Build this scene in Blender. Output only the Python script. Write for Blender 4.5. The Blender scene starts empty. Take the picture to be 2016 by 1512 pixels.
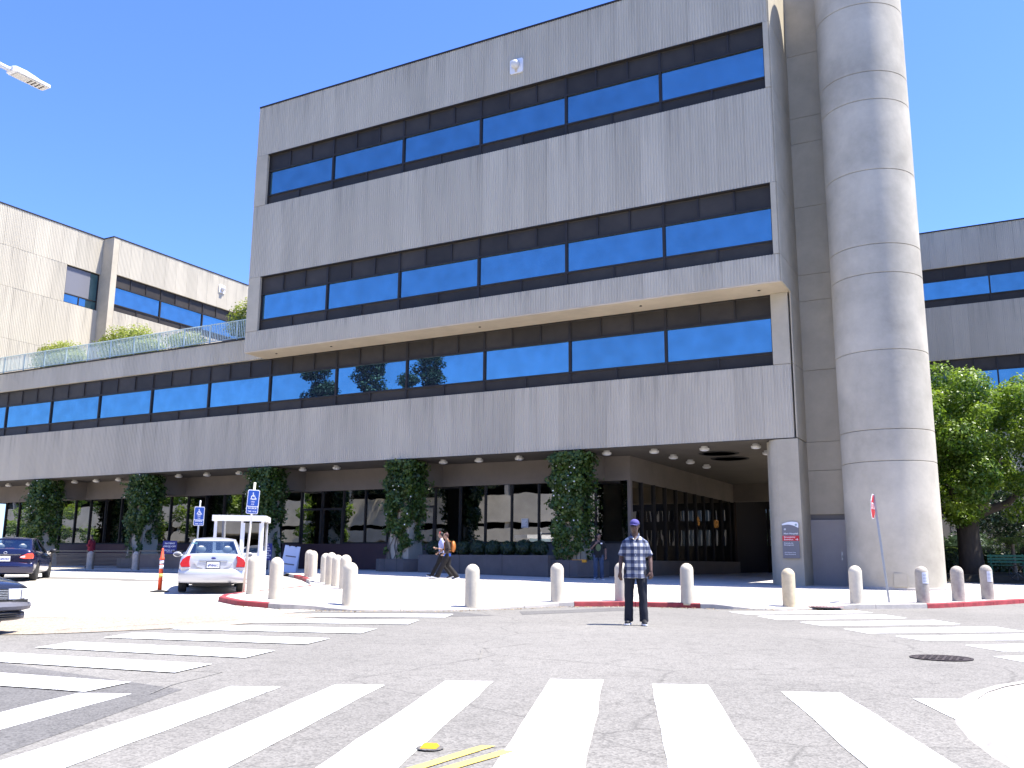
import bpy, bmesh, math, random
import numpy as np
from mathutils import Vector, Matrix, noise
random.seed(7)
RNG = np.random.default_rng(11)
PI = math.pi
R = math.radians
S = bpy.context.scene
C = S.collection

# ------------------------------------------------------------------ camera, sky, sun, exposure
cam_d = bpy.data.cameras.new('camera'); cam = bpy.data.objects.new('camera', cam_d); C.objects.link(cam)
YAW, PITCH, ROLL = R(28.661), R(10.955), R(0.498)
fw = Vector((-math.sin(YAW)*math.cos(PITCH), math.cos(YAW)*math.cos(PITCH), math.sin(PITCH)))
rt = Vector((math.cos(YAW), math.sin(YAW), 0)); up = rt.cross(fw)
r2 = rt*math.cos(ROLL)+up*math.sin(ROLL); u2 = up*math.cos(ROLL)-rt*math.sin(ROLL)
cam.matrix_world = Matrix(((r2.x, u2.x, -fw.x, 0), (r2.y, u2.y, -fw.y, 0), (r2.z, u2.z, -fw.z, 1.25), (0, 0, 0, 1)))
cam_d.sensor_width = 36; cam_d.lens = 1804.9/2016*36; cam_d.clip_start = .05; cam_d.clip_end = 3000
S.camera = cam

SUN_EL, SUN_AZ = R(66.0), math.atan2(.948, .318)
W = bpy.data.worlds.new('World'); S.world = W; W.use_nodes = True
_n, _l = W.node_tree.nodes, W.node_tree.links
_sky = _n.new('ShaderNodeTexSky'); _sky.sky_type = 'NISHITA'; _sky.sun_disc = False
_sky.sun_elevation = SUN_EL; _sky.sun_rotation = SUN_AZ
_sky.air_density = 1.0; _sky.dust_density = 0.3; _sky.ozone_density = 3.0; _sky.altitude = 30
_mx = _n.new('ShaderNodeMix'); _mx.data_type = 'RGBA'; _mx.blend_type = 'MULTIPLY'; _mx.inputs['Factor'].default_value = 1
_mx.inputs['B'].default_value = (.47, .61, 1.02, 1)
_l.new(_sky.outputs[0], _mx.inputs['A']); _l.new(_mx.outputs['Result'], _n['Background'].inputs[0])
_n['Background'].inputs[1].default_value = 0.115

sun_d = bpy.data.lights.new('sun', 'SUN'); sun_d.energy = 3.9; sun_d.angle = R(.53); sun_d.color = (1, .95, .87)
sun = bpy.data.objects.new('sun', sun_d); C.objects.link(sun)
to_sun = Vector((math.sin(SUN_AZ)*math.cos(SUN_EL), math.cos(SUN_AZ)*math.cos(SUN_EL), math.sin(SUN_EL)))
sun.rotation_euler = to_sun.to_track_quat('Z', 'Y').to_euler(); sun.location = (20, 10, 60)
V = S.view_settings
V.view_transform = 'Standard'; V.look = 'None'; V.gamma = 1; V.use_curve_mapping = False; V.exposure = 1.65
S.cycles.max_bounces = 8; S.cycles.transparent_max_bounces = 12
S.cycles.caustics_reflective = False; S.cycles.caustics_refractive = False

# ------------------------------------------------------------------ materials
def mat(name, col=(.5, .5, .5), rough=.7, metal=0., var=0., scale=3., bump=0., bscale=40., spec=.5, rnd=0., coat=0., alpha=1., tex='Object', vstr=(1, 1, 1), col2=None, stain=0.):
    m = bpy.data.materials.new(name); m.use_nodes = True
    n, l = m.node_tree.nodes, m.node_tree.links; b = n['Principled BSDF']
    b.inputs['Roughness'].default_value = rough; b.inputs['Metallic'].default_value = metal
    b.inputs['Specular IOR Level'].default_value = spec; b.inputs['Coat Weight'].default_value = coat
    b.inputs['Base Color'].default_value = (*col, 1)
    if var or bump or rnd:
        tc = n.new('ShaderNodeNewGeometry'); mp = n.new('ShaderNodeMapping'); mp.inputs['Scale'].default_value = vstr
        l.new(tc.outputs['Position'], mp.inputs[0])
    src = None
    if var:
        nz = n.new('ShaderNodeTexNoise'); nz.inputs['Scale'].default_value = scale; nz.inputs['Detail'].default_value = 6; nz.inputs['Roughness'].default_value = .65
        l.new(mp.outputs[0], nz.inputs['Vector'])
        rp = n.new('ShaderNodeValToRGB'); rp.color_ramp.elements[0].position = .3; rp.color_ramp.elements[1].position = .7
        c2 = col2 or col
        rp.color_ramp.elements[0].color = (*[max(0, c*(1-var)) for c in col], 1); rp.color_ramp.elements[1].color = (*[min(1, c*(1+var)) for c in c2], 1)
        l.new(nz.outputs[0], rp.inputs[0]); src = rp.outputs[0]
    if rnd:
        oi = n.new('ShaderNodeObjectInfo'); mr = n.new('ShaderNodeMapRange'); mr.inputs['To Min'].default_value = 1-rnd; mr.inputs['To Max'].default_value = 1+rnd
        l.new(oi.outputs['Random'], mr.inputs[0]); mu = n.new('ShaderNodeMix'); mu.data_type = 'RGBA'; mu.blend_type = 'MULTIPLY'; mu.inputs['Factor'].default_value = 1
        if src: l.new(src, mu.inputs['A'])
        else: mu.inputs['A'].default_value = (*col, 1)
        l.new(mr.outputs[0], mu.inputs['B']); src = mu.outputs['Result']
    if stain:      # run-off streaks below the top edge of each piece
        tg = n.new('ShaderNodeTexCoord'); sz = n.new('ShaderNodeSeparateXYZ'); l.new(tg.outputs['Generated'], sz.inputs[0])
        mz = n.new('ShaderNodeMapRange'); mz.interpolation_type = 'SMOOTHSTEP'; mz.inputs['From Min'].default_value = .35; mz.inputs['From Max'].default_value = 1.; l.new(sz.outputs['Z'], mz.inputs[0])
        ms = n.new('ShaderNodeMapping'); ms.inputs['Scale'].default_value = (2.6, 2.6, .12); l.new(tc.outputs['Position'], ms.inputs[0]); ns_ = n.new('ShaderNodeTexNoise'); ns_.inputs['Scale'].default_value = 1.6; ns_.inputs['Detail'].default_value = 5; l.new(ms.outputs[0], ns_.inputs['Vector'])
        mr2 = n.new('ShaderNodeMapRange'); mr2.inputs['From Min'].default_value = .50; mr2.inputs['From Max'].default_value = .72; mr2.inputs['To Max'].default_value = stain; l.new(ns_.outputs[0], mr2.inputs[0])
        mm = n.new('ShaderNodeMath'); mm.operation = 'MULTIPLY'; l.new(mz.outputs[0], mm.inputs[0]); l.new(mr2.outputs[0], mm.inputs[1])
        md = n.new('ShaderNodeMix'); md.data_type = 'RGBA'; md.inputs['B'].default_value = (.13, .12, .11, 1); l.new(mm.outputs[0], md.inputs['Factor']); l.new(src, md.inputs['A']); src = md.outputs['Result']
    if src: l.new(src, b.inputs['Base Color'])
    if bump:
        nb = n.new('ShaderNodeTexNoise'); nb.inputs['Scale'].default_value = bscale; nb.inputs['Detail'].default_value = 4
        l.new(mp.outputs[0], nb.inputs['Vector']); bp = n.new('ShaderNodeBump'); bp.inputs['Strength'].default_value = bump; bp.inputs['Distance'].default_value = .02
        l.new(nb.outputs[0], bp.inputs['Height']); l.new(bp.outputs[0], b.inputs['Normal'])
    return m

def glass_mat(name, tint, wave, wscale, trans=0., tcol=(.2, .2, .2), rough=.005):
    m = bpy.data.materials.new(name); m.use_nodes = True; n, l = m.node_tree.nodes, m.node_tree.links; n.remove(n['Principled BSDF'])
    out = n['Material Output']; g = n.new('ShaderNodeBsdfGlossy'); g.inputs['Color'].default_value = (*tint, 1); g.inputs['Roughness'].default_value = rough
    tc = n.new('ShaderNodeTexCoord'); oi = n.new('ShaderNodeObjectInfo'); ad = n.new('ShaderNodeVectorMath'); ad.operation = 'ADD'
    sc = n.new('ShaderNodeVectorMath'); sc.operation = 'SCALE'; sc.inputs['Scale'].default_value = 40
    cb = n.new('ShaderNodeCombineXYZ'); l.new(oi.outputs['Random'], cb.inputs[0]); l.new(cb.outputs[0], sc.inputs[0])
    l.new(tc.outputs['Object'], ad.inputs[0]); l.new(sc.outputs[0], ad.inputs[1])
    dn = n.new('ShaderNodeTexNoise'); dn.inputs['Scale'].default_value = 1.4; dn.inputs['Detail'].default_value = 5; l.new(ad.outputs[0], dn.inputs['Vector'])
    dm = n.new('ShaderNodeMapRange'); dm.inputs['From Min'].default_value = .3; dm.inputs['From Max'].default_value = .7; dm.inputs['To Min'].default_value = .86; dm.inputs['To Max'].default_value = 1.08; l.new(dn.outputs[0], dm.inputs[0])
    dr_ = n.new('ShaderNodeMapRange'); dr_.inputs['To Min'].default_value = .88; dr_.inputs['To Max'].default_value = 1.1; l.new(oi.outputs['Random'], dr_.inputs[0]); dx = n.new('ShaderNodeMath'); dx.operation = 'MULTIPLY'; l.new(dm.outputs[0], dx.inputs[0]); l.new(dr_.outputs[0], dx.inputs[1])
    dc = n.new('ShaderNodeMix'); dc.data_type = 'RGBA'; dc.blend_type = 'MULTIPLY'; dc.inputs['Factor'].default_value = 1; dc.inputs['A'].default_value = (*tint, 1); l.new(dx.outputs[0], dc.inputs['B']); l.new(dc.outputs['Result'], g.inputs['Color'])
    nz = n.new('ShaderNodeTexNoise'); nz.inputs['Scale'].default_value = wscale; nz.inputs['Detail'].default_value = 1
    l.new(ad.outputs[0], nz.inputs['Vector']); bp = n.new('ShaderNodeBump'); bp.inputs['Strength'].default_value = 1; bp.inputs['Distance'].default_value = wave
    l.new(nz.outputs[0], bp.inputs['Height']); l.new(bp.outputs[0], g.inputs['Normal'])
    if trans:
        t = n.new('ShaderNodeBsdfTransparent'); t.inputs['Color'].default_value = (*tcol, 1); a = n.new('ShaderNodeAddShader')
        l.new(g.outputs[0], a.inputs[0]); l.new(t.outputs[0], a.inputs[1]); l.new(a.outputs[0], out.inputs[0])
    else:
        d = n.new('ShaderNodeBsdfDiffuse'); d.inputs['Color'].default_value = (.012, .016, .025, 1); a = n.new('ShaderNodeAddShader')
        l.new(g.outputs[0], a.inputs[0]); l.new(d.outputs[0], a.inputs[1]); l.new(a.outputs[0], out.inputs[0])
    return m

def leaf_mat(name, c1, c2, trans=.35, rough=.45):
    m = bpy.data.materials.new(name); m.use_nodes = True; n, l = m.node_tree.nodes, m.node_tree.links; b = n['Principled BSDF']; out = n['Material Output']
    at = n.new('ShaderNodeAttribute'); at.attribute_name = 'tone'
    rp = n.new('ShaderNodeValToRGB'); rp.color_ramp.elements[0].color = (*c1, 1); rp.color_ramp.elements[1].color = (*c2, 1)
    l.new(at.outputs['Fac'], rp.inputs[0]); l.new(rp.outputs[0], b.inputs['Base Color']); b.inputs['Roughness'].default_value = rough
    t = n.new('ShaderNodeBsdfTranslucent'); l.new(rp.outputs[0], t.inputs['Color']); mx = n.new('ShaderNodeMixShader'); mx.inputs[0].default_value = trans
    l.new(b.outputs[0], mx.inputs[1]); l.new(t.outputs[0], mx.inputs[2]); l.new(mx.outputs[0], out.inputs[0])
    return m

M = {}
M['panel'] = mat('ribbed_concrete', (.50, .455, .36), .9, var=.10, scale=.7, bump=.25, bscale=18, rnd=.06, spec=.2, vstr=(1.2, 1.2, .16), stain=.34)
M['conc'] = mat('smooth_concrete', (.46, .41, .31), .9, var=.13, scale=.8, bump=.2, bscale=14, rnd=.03, spec=.2)
M['tower'] = mat('tower_concrete', (.46, .42, .335), .88, var=.22, scale=.5, bump=.35, bscale=5, rnd=.02, spec=.2)
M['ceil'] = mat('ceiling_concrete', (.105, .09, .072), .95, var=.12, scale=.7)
M['soffit'] = mat('soffit_concrete', (.58, .49, .36), .9, var=.12, scale=.7, bump=.1, bscale=12)
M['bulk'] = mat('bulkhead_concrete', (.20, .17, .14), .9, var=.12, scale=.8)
M['frame'] = mat('bronze_frame', (.026, .022, .019), .5, spec=.3)
M['spandrel'] = mat('dark_spandrel', (.040, .034, .027), .5, var=.2, scale=1.2, rnd=.25, spec=.25)
M['reveal'] = mat('wall_core', (.20, .19, .18), .9)
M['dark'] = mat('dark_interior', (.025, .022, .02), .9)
M['pane'] = glass_mat('tinted_sky_glass', (.145, .31, .37), .0012, .5)
M['lobby'] = glass_mat('lobby_glass', (.40, .39, .36), .0035, .8, trans=1, tcol=(.10, .10, .10))
M['asphalt'] = None
def worn_paint(name, c, under):
    m = mat(name, c, .6, var=.06, scale=6); n, l = m.node_tree.nodes, m.node_tree.links; b = n['Principled BSDF']; src = b.inputs['Base Color'].links[0].from_socket; g = n.new('ShaderNodeNewGeometry')
    a = n.new('ShaderNodeTexNoise'); a.inputs['Scale'].default_value = 38; a.inputs['Detail'].default_value = 6; a.inputs['Roughness'].default_value = .8; a2 = n.new('ShaderNodeTexNoise'); a2.inputs['Scale'].default_value = 1.1; a2.inputs['Detail'].default_value = 3
    l.new(g.outputs['Position'], a.inputs['Vector']); l.new(g.outputs['Position'], a2.inputs['Vector']); s_ = n.new('ShaderNodeMath'); s_.operation = 'MULTIPLY_ADD'; s_.inputs[1].default_value = .55; l.new(a2.outputs[0], s_.inputs[0]); l.new(a.outputs[0], s_.inputs[2])
    r_ = n.new('ShaderNodeMapRange'); r_.inputs['From Min'].default_value = .865; r_.inputs['From Max'].default_value = .94; l.new(s_.outputs[0], r_.inputs[0])
    mx = n.new('ShaderNodeMix'); mx.data_type = 'RGBA'; mx.inputs['B'].default_value = (*under, 1); l.new(r_.outputs[0], mx.inputs['Factor']); l.new(src, mx.inputs['A']); l.new(mx.outputs['Result'], b.inputs['Base Color']); return m
M['white'] = worn_paint('worn_white_paint', (.80, .80, .77), (.17, .16, .145))
M['red'] = mat('red_curb_paint', (.30, .038, .04), .7, var=.35, scale=5, bump=.2, bscale=30)
M['kerb'] = mat('kerb_concrete', (.40, .37, .33), .9, var=.2, scale=4, bump=.2, bscale=30)
M['yellow'] = worn_paint('worn_yellow_paint', (.76, .57, .13), (.22, .19, .15))
M['bollard'] = mat('bollard_concrete', (.58, .52, .40), .85, var=.10, scale=5, bump=.15, bscale=25, rnd=.05)
M['bollard_old'] = mat('rough_bollard_concrete', (.40, .355, .29), .9, var=.2, scale=6, bump=.4, bscale=30, rnd=.06)
M['slate'] = mat('slate_planter', (.115, .098, .088), .8, var=.15, scale=2, rnd=.06)
M['maroon'] = mat('maroon_tile', (.055, .022, .024), .55, var=.12, scale=2)
M['metal'] = mat('galvanised_metal', (.42, .44, .46), .45, metal=.8, var=.1, scale=6)
M['fence'] = mat('olive_fence_metal', (.10, .09, .075), .5, metal=.3)
M['whitem'] = mat('white_enamel', (.74, .75, .77), .45)
M['cream'] = mat('cream_post_paint', (.66, .62, .52), .55, var=.06, scale=5)
M['blue'] = mat('sign_blue', (.008, .075, .40), .45)
M['navy'] = mat('navy_board', (.010, .018, .16), .5)
M['text'] = mat('sign_white', (.82, .83, .85), .5)
M['grey'] = mat('sign_grey', (.17, .17, .185), .5)
M['signred'] = mat('sign_red', (.55, .02, .025), .5)
M['teal'] = mat('emblem_teal', (.10, .30, .32), .5)
M['black'] = mat('black_plastic', (.014, .014, .016), .5)
M['rubber'] = mat('tyre_rubber', (.018, .018, .018), .85)
M['alloy'] = mat('alloy_rim', (.55, .56, .58), .3, metal=.9)
M['silver'] = mat('silver_car_paint', (.56, .57, .59), .28, metal=.35, coat=.6)
M['navycar'] = mat('navy_car_paint', (.010, .010, .045), .22, metal=.3, coat=1.)
M['blackcar'] = mat('black_car_paint', (.012, .012, .016), .22, coat=1.)
M['trimgrey'] = mat('grey_bumper', (.13, .13, .15), .5)
M['chrome'] = mat('chrome_trim', (.7, .7, .72), .15, metal=1)
M['tail'] = mat('tail_lens_red', (.50, .012, .018), .2, coat=.6)
M['lens'] = mat('clear_lens', (.62, .62, .64), .12, coat=.8)
M['carglass'] = glass_mat('car_glass', (.16, .18, .20), .0002, 2, trans=1, tcol=(.42, .48, .50))
M['seat'] = mat('beige_seat_cloth', (.55, .55, .50), .9)
M['orange'] = mat('orange_delineator', (.85, .10, .035), .5)
M['paleblue'] = mat('white_plastic_board', (.55, .60, .70), .5)
M['green'] = mat('green_bench_paint', (.01, .14, .085), .5)
M['bark'] = mat('bark', (.055, .045, .038), .95, var=.35, scale=5, bump=.8, bscale=14, vstr=(1, 1, .3))
M['stem'] = mat('vine_stem', (.16, .13, .10), .9)
M['leaf_vine'] = leaf_mat('vine_leaf', (.022, .054, .008), (.105, .170, .024), .25)
M['leaf_tree'] = leaf_mat('tree_leaf', (.055, .125, .010), (.27, .38, .035), .45, .4)
M['leaf_dark'] = leaf_mat('dark_leaf', (.016, .04, .012), (.06, .11, .03), .25)
M['leaf_yel'] = leaf_mat('yellow_green_leaf', (.10, .16, .02), (.36, .40, .05), .4)
M['leaf_con'] = leaf_mat('conifer_leaf', (.018, .035, .014), (.06, .085, .03), .15)
M['leaf_box'] = leaf_mat('box_leaf', (.010, .026, .008), (.03, .06, .016), .15)
M['leaf_fern'] = leaf_mat('fern_leaf', (.08, .15, .03), (.25, .36, .09), .45)
M['petal'] = mat('white_petal', (.8, .8, .78), .6)
M['garage'] = mat('garage_concrete', (.50, .46, .38), .9, var=.12, scale=.5)
M['rail'] = mat('pale_green_rail', (.42, .52, .50), .4)
M['soil'] = mat('bed_soil', (.05, .042, .03), .95, var=.3, scale=4)
M['door'] = mat('grey_steel_door', (.36, .34, .325), .6, var=.05, scale=2)
M['lamp'] = mat('pale_lamp_housing', (.62, .60, .55), .5)
M['roofing'] = mat('hut_roof', (.30, .27, .22), .9, var=.2, scale=5)
M['hut'] = mat('hut_wall', (.20, .18, .15), .9, var=.1, scale=3)

def ground_mat(name, c, speck, rough=.92, s1=.25, s2=60., crack=.0):
    m = bpy.data.materials.new(name); m.use_nodes = True; n, l = m.node_tree.nodes, m.node_tree.links; b = n['Principled BSDF']
    tc = n.new('ShaderNodeTexCoord'); b.inputs['Roughness'].default_value = rough; b.inputs['Specular IOR Level'].default_value = .25
    a = n.new('ShaderNodeTexNoise'); a.inputs['Scale'].default_value = s1; a.inputs['Detail'].default_value = 8; a.inputs['Roughness'].default_value = .6
    v = n.new('ShaderNodeTexVoronoi'); v.inputs['Scale'].default_value = s2
    f = n.new('ShaderNodeTexNoise'); f.inputs['Scale'].default_value = 5; f.inputs['Detail'].default_value = 8; f.inputs['Roughness'].default_value = .75
    for q in (a, v, f): l.new(tc.outputs['Object'], q.inputs['Vector'])
    r1 = n.new('ShaderNodeMapRange'); r1.inputs['From Min'].default_value = .3; r1.inputs['From Max'].default_value = .7; r1.inputs['To Min'].default_value = .87; r1.inputs['To Max'].default_value = 1.13
    l.new(a.outputs[0], r1.inputs[0])
    r2_ = n.new('ShaderNodeMapRange'); r2_.inputs['From Max'].default_value = .7; r2_.inputs['To Min'].default_value = 1-speck; r2_.inputs['To Max'].default_value = 1+speck
    l.new(v.outputs['Color'], r2_.inputs[0])
    r3 = n.new('ShaderNodeMapRange'); r3.inputs['From Min'].default_value = .25; r3.inputs['From Max'].default_value = .5; r3.inputs['To Min'].default_value = .68; r3.inputs['To Max'].default_value = 1.0
    l.new(f.outputs[0], r3.inputs[0])
    m1 = n.new('ShaderNodeMath'); m1.operation = 'MULTIPLY'; l.new(r1.outputs[0], m1.inputs[0]); l.new(r2_.outputs[0], m1.inputs[1])
    m2 = n.new('ShaderNodeMath'); m2.operation = 'MULTIPLY'; l.new(m1.outputs[0], m2.inputs[0]); l.new(r3.outputs[0], m2.inputs[1])
    val = m2.outputs[0]
    if crack:
        cv = n.new('ShaderNodeTexVoronoi'); cv.feature = 'DISTANCE_TO_EDGE'; cv.inputs['Scale'].default_value = .33
        dn = n.new('ShaderNodeTexNoise'); dn.inputs['Scale'].default_value = 1.3; dn.inputs['Detail'].default_value = 5; l.new(tc.outputs['Object'], dn.inputs['Vector'])
        mxv = n.new('ShaderNodeMix'); mxv.data_type = 'VECTOR'; mxv.inputs['Factor'].default_value = .25
        l.new(tc.outputs['Object'], mxv.inputs['A']); l.new(dn.outputs['Color'], mxv.inputs['B']); l.new(mxv.outputs['Result'], cv.inputs['Vector'])
        cr = n.new('ShaderNodeMapRange'); cr.inputs['From Max'].default_value = .006; cr.inputs['To Min'].default_value = 1-crack
        l.new(cv.outputs['Distance'], cr.inputs[0]); m3 = n.new('ShaderNodeMath'); m3.operation = 'MULTIPLY'; l.new(val, m3.inputs[0]); l.new(cr.outputs[0], m3.inputs[1]); val = m3.outputs[0]
    mc = n.new('ShaderNodeMix'); mc.data_type = 'RGBA'; mc.blend_type = 'MULTIPLY'; mc.inputs['Factor'].default_value = 1; mc.inputs['A'].default_value = (*c, 1)
    l.new(val, mc.inputs['B']); l.new(mc.outputs['Result'], b.inputs['Base Color'])
    bp = n.new('ShaderNodeBump'); bp.inputs['Strength'].default_value = .5; bp.inputs['Distance'].default_value = .006; l.new(v.outputs['Distance'], bp.inputs['Height']); l.new(bp.outputs[0], b.inputs['Normal'])
    return m
M['asphalt'] = ground_mat('worn_asphalt', (.188, .178, .158), .30, crack=.26)
M['patch'] = ground_mat('dark_asphalt_patch', (.125, .120, .112), .32)
M['aggregate'] = ground_mat('exposed_aggregate', (.30, .255, .20), .45, s2=45)
M['paving'] = ground_mat('pale_concrete_paving', (.54, .50, .44), .06, s1=.5, s2=90)
M['cement'] = ground_mat('driveway_concrete', (.52, .48, .41), .08, s1=.4, s2=90)

# ------------------------------------------------------------------ mesh helpers
class MB:
    def __init__(s): s.v, s.f, s.m = [], [], []
    def add(s, vs, fs, mi=0):
        o = len(s.v); s.v += [tuple(v) for v in vs]; s.f += [tuple(i+o for i in f) for f in fs]; s.m += [mi]*len(fs); return s
    def box(s, x0, x1, y0, y1, z0, z1, mi=0):
        return s.add([(x0, y0, z0), (x1, y0, z0), (x1, y1, z0), (x0, y1, z0), (x0, y0, z1), (x1, y0, z1), (x1, y1, z1), (x0, y1, z1)],
                     [(0, 3, 2, 1), (4, 5, 6, 7), (0, 1, 5, 4), (1, 2, 6, 5), (2, 3, 7, 6), (3, 0, 4, 7)], mi)
    def prism(s, poly, z0, z1, mi=0):
        n = len(poly)
        return s.add([(x, y, z0) for x, y in poly]+[(x, y, z1) for x, y in poly],
                     [tuple(range(n))[::-1], tuple(range(n, 2*n))]+[(i, (i+1) % n, n+(i+1) % n, n+i) for i in range(n)], mi)
    def plate(s, poly, y0, y1, mi=0):      # polygon in XZ (counter-clockwise seen from -Y), thick in Y
        n = len(poly)
        return s.add([(x, y0, z) for x, z in poly]+[(x, y1, z) for x, z in poly],
                     [tuple(range(n)), tuple(range(n, 2*n))[::-1]]+[(i, n+i, n+(i+1) % n, (i+1) % n) for i in range(n)], mi)
    def tube(s, pts, rad, n=8, cap=True, mi=0, flat=None):
        pts = [Vector(p) for p in pts]; k = len(pts)
        if not hasattr(rad, '__len__'): rad = [rad]*k
        vs = []; ref = None
        for i, p in enumerate(pts):
            t = (pts[min(i+1, k-1)]-pts[max(i-1, 0)])
            t = t.normalized() if t.length > 1e-9 else Vector((0, 0, 1))
            if ref is None: ref = Vector((1, 0, 0)) if abs(t.x) < .8 else Vector((0, 1, 0))
            a = (ref-t*ref.dot(t)).normalized(); b = t.cross(a); ref = a
            r = rad[i]; ra, rb = (r, r) if not hasattr(r, '__len__') else r
            vs += [p+a*(math.cos(2*PI*j/n)*ra)+b*(math.sin(2*PI*j/n)*rb) for j in range(n)]
        fs = [(i*n+j, i*n+(j+1) % n, (i+1)*n+(j+1) % n, (i+1)*n+j) for i in range(k-1) for j in range(n)]
        if cap: fs += [tuple(range(n))[::-1], tuple(range((k-1)*n, k*n))]
        return s.add(vs, fs, mi)
    def lathe(s, prof, n=20, c=(0, 0, 0), axis='z', mi=0):
        vs = []
        for r, z in prof:
            for j in range(n):
                a = 2*PI*j/n; p = (r*math.cos(a), r*math.sin(a), z)
                if axis == 'y': p = (p[0], p[2], p[1])
                if axis == 'x': p = (p[2], p[0], p[1])
                vs.append((p[0]+c[0], p[1]+c[1], p[2]+c[2]))
        k = len(prof); fs = [(i*n+j, i*n+(j+1) % n, (i+1)*n+(j+1) % n, (i+1)*n+j) for i in range(k-1) for j in range(n)]
        fs += [tuple(range(n))[::-1], tuple(range((k-1)*n, k*n))]
        return s.add(vs, fs, mi)
    def ell(s, c, rx, ry, rz, n=12, k=8, mi=0):
        vs = []
        for i in range(k+1):
            t = PI*(i+.02)/(k+.04)
            for j in range(n):
                a = 2*PI*j/n; vs.append((c[0]+rx*math.sin(t)*math.cos(a), c[1]+ry*math.sin(t)*math.sin(a), c[2]-rz*math.cos(t)))
        fs = [(i*n+j, i*n+(j+1) % n, (i+1)*n+(j+1) % n, (i+1)*n+j) for i in range(k) for j in range(n)]+[tuple(range(n))[::-1], tuple(range(k*n, k*n+n))]
        return s.add(vs, fs, mi)
    def mesh(s, name, mats, smooth=False):
        me = bpy.data.meshes.new(name); me.from_pydata(s.v, [], s.f)
        for m in (mats if isinstance(mats, (list, tuple)) else [mats]): me.materials.append(M[m] if isinstance(m, str) else m)
        if any(s.m): me.polygons.foreach_set('material_index', s.m)
        bm = bmesh.new(); bm.from_mesh(me); bmesh.ops.recalc_face_normals(bm, faces=bm.faces); bm.to_mesh(me); bm.free()
        if smooth: me.polygons.foreach_set('use_smooth', [True]*len(me.polygons))
        me.update(); return me
    def build(s, name, mats, parent=None, loc=(0, 0, 0), rz=0, smooth=False, auto=None):
        return put(name, s.mesh(name, mats, smooth), parent, loc, rz)

def put(name, me, parent=None, loc=(0, 0, 0), rz=0, rot=None):
    o = bpy.data.objects.new(name, me); C.objects.link(o); o.parent = parent; o.location = loc
    o.rotation_euler = rot or (0, 0, rz); return o
def tag(o, label, cat, group=None, kind=None):
    if label: o['label'] = label
    if cat: o['category'] = cat
    if group: o['group'] = group
    if kind: o['kind'] = kind
    return o
def thing(name, label, cat, loc=(0, 0, 0), rz=0, group=None):
    return tag(put(name, None, None, loc, rz), label, cat, group)
def copy_tree(o, parent=None):
    c = o.copy(); C.objects.link(c); c.parent = parent
    for ch in list(o.children): copy_tree(ch, c)
    return c
TMP = bpy.data.scenes.new('scratch')
def baked(o):
    vl = TMP.view_layers[0]; vl.update(); out = bpy.data.meshes.new_from_object(o.evaluated_get(vl.depsgraph)); bpy.data.objects.remove(o); return out
def modded(me, *mods):
    """mesh with modifiers applied"""
    o = bpy.data.objects.new('tmp', me); TMP.collection.objects.link(o)
    for kind, kw in mods:
        m = o.modifiers.new('m', kind)
        for k, v in kw.items(): setattr(m, k, v)
    return baked(o)
def text(s, size, m, parent, loc, w=None, align='CENTER', rot=(PI/2, 0, 0), name='lettering', ext=.002):
    cu = bpy.data.curves.new('t', 'FONT'); cu.body = s; cu.size = size; cu.align_x = align; cu.align_y = 'CENTER'; cu.extrude = ext; cu.resolution_u = 3; cu.offset = .012*size
    o = bpy.data.objects.new('t', cu); TMP.collection.objects.link(o); me = baked(o)
    me.materials.clear(); me.materials.append(M[m])
    o = put(name, me, parent, loc, rot=rot)
    if w:
        xs = [v.co.x for v in me.vertices]; wd = max(xs)-min(xs)
        if wd > 0: o.scale = (w/wd, 1, 1)
    return o
def leaves(name, P, size, m, parent=None, N=None, asp=.6, spread=1., tone=None, loc=(0, 0, 0)):
    """many leaf-shaped faces at points P (n,3), roughly facing N"""
    n = len(P); D = RNG.normal(size=(n, 3)); D /= np.linalg.norm(D, axis=1)[:, None]
    if N is not None: D = D*spread+N; D /= np.linalg.norm(D, axis=1)[:, None]
    T = RNG.normal(size=(n, 3)); T -= D*(T*D).sum(1)[:, None]; T /= np.linalg.norm(T, axis=1)[:, None]; B = np.cross(D, T)
    sz = size*RNG.uniform(.6, 1.3, n)[:, None]
    bend = D*sz*.18
    v = np.stack([P-T*sz*.5, P+B*sz*asp*.5-bend*0+T*sz*.05, P+T*sz*.5-bend, P-B*sz*asp*.5+T*sz*.05], 1).reshape(-1, 3)
    me = bpy.data.meshes.new(name); me.vertices.add(4*n); me.vertices.foreach_set('co', v.ravel().astype(np.float32))
    me.loops.add(4*n); me.loops.foreach_set('vertex_index', np.arange(4*n, dtype=np.int32)); me.polygons.add(n)
    me.polygons.foreach_set('loop_start', np.arange(0, 4*n, 4, dtype=np.int32)); me.polygons.foreach_set('loop_total', np.full(n, 4, np.int32))
    t = RNG.uniform(0, 1, n) if tone is None else np.clip(tone+RNG.normal(0, .18, n), 0, 1)
    at = me.attributes.new('tone', 'FLOAT', 'FACE'); at.data.foreach_set('value', t.astype(np.float32))
    me.materials.append(M[m]); me.update(); me.validate()
    return put(name, me, parent, loc)

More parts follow.
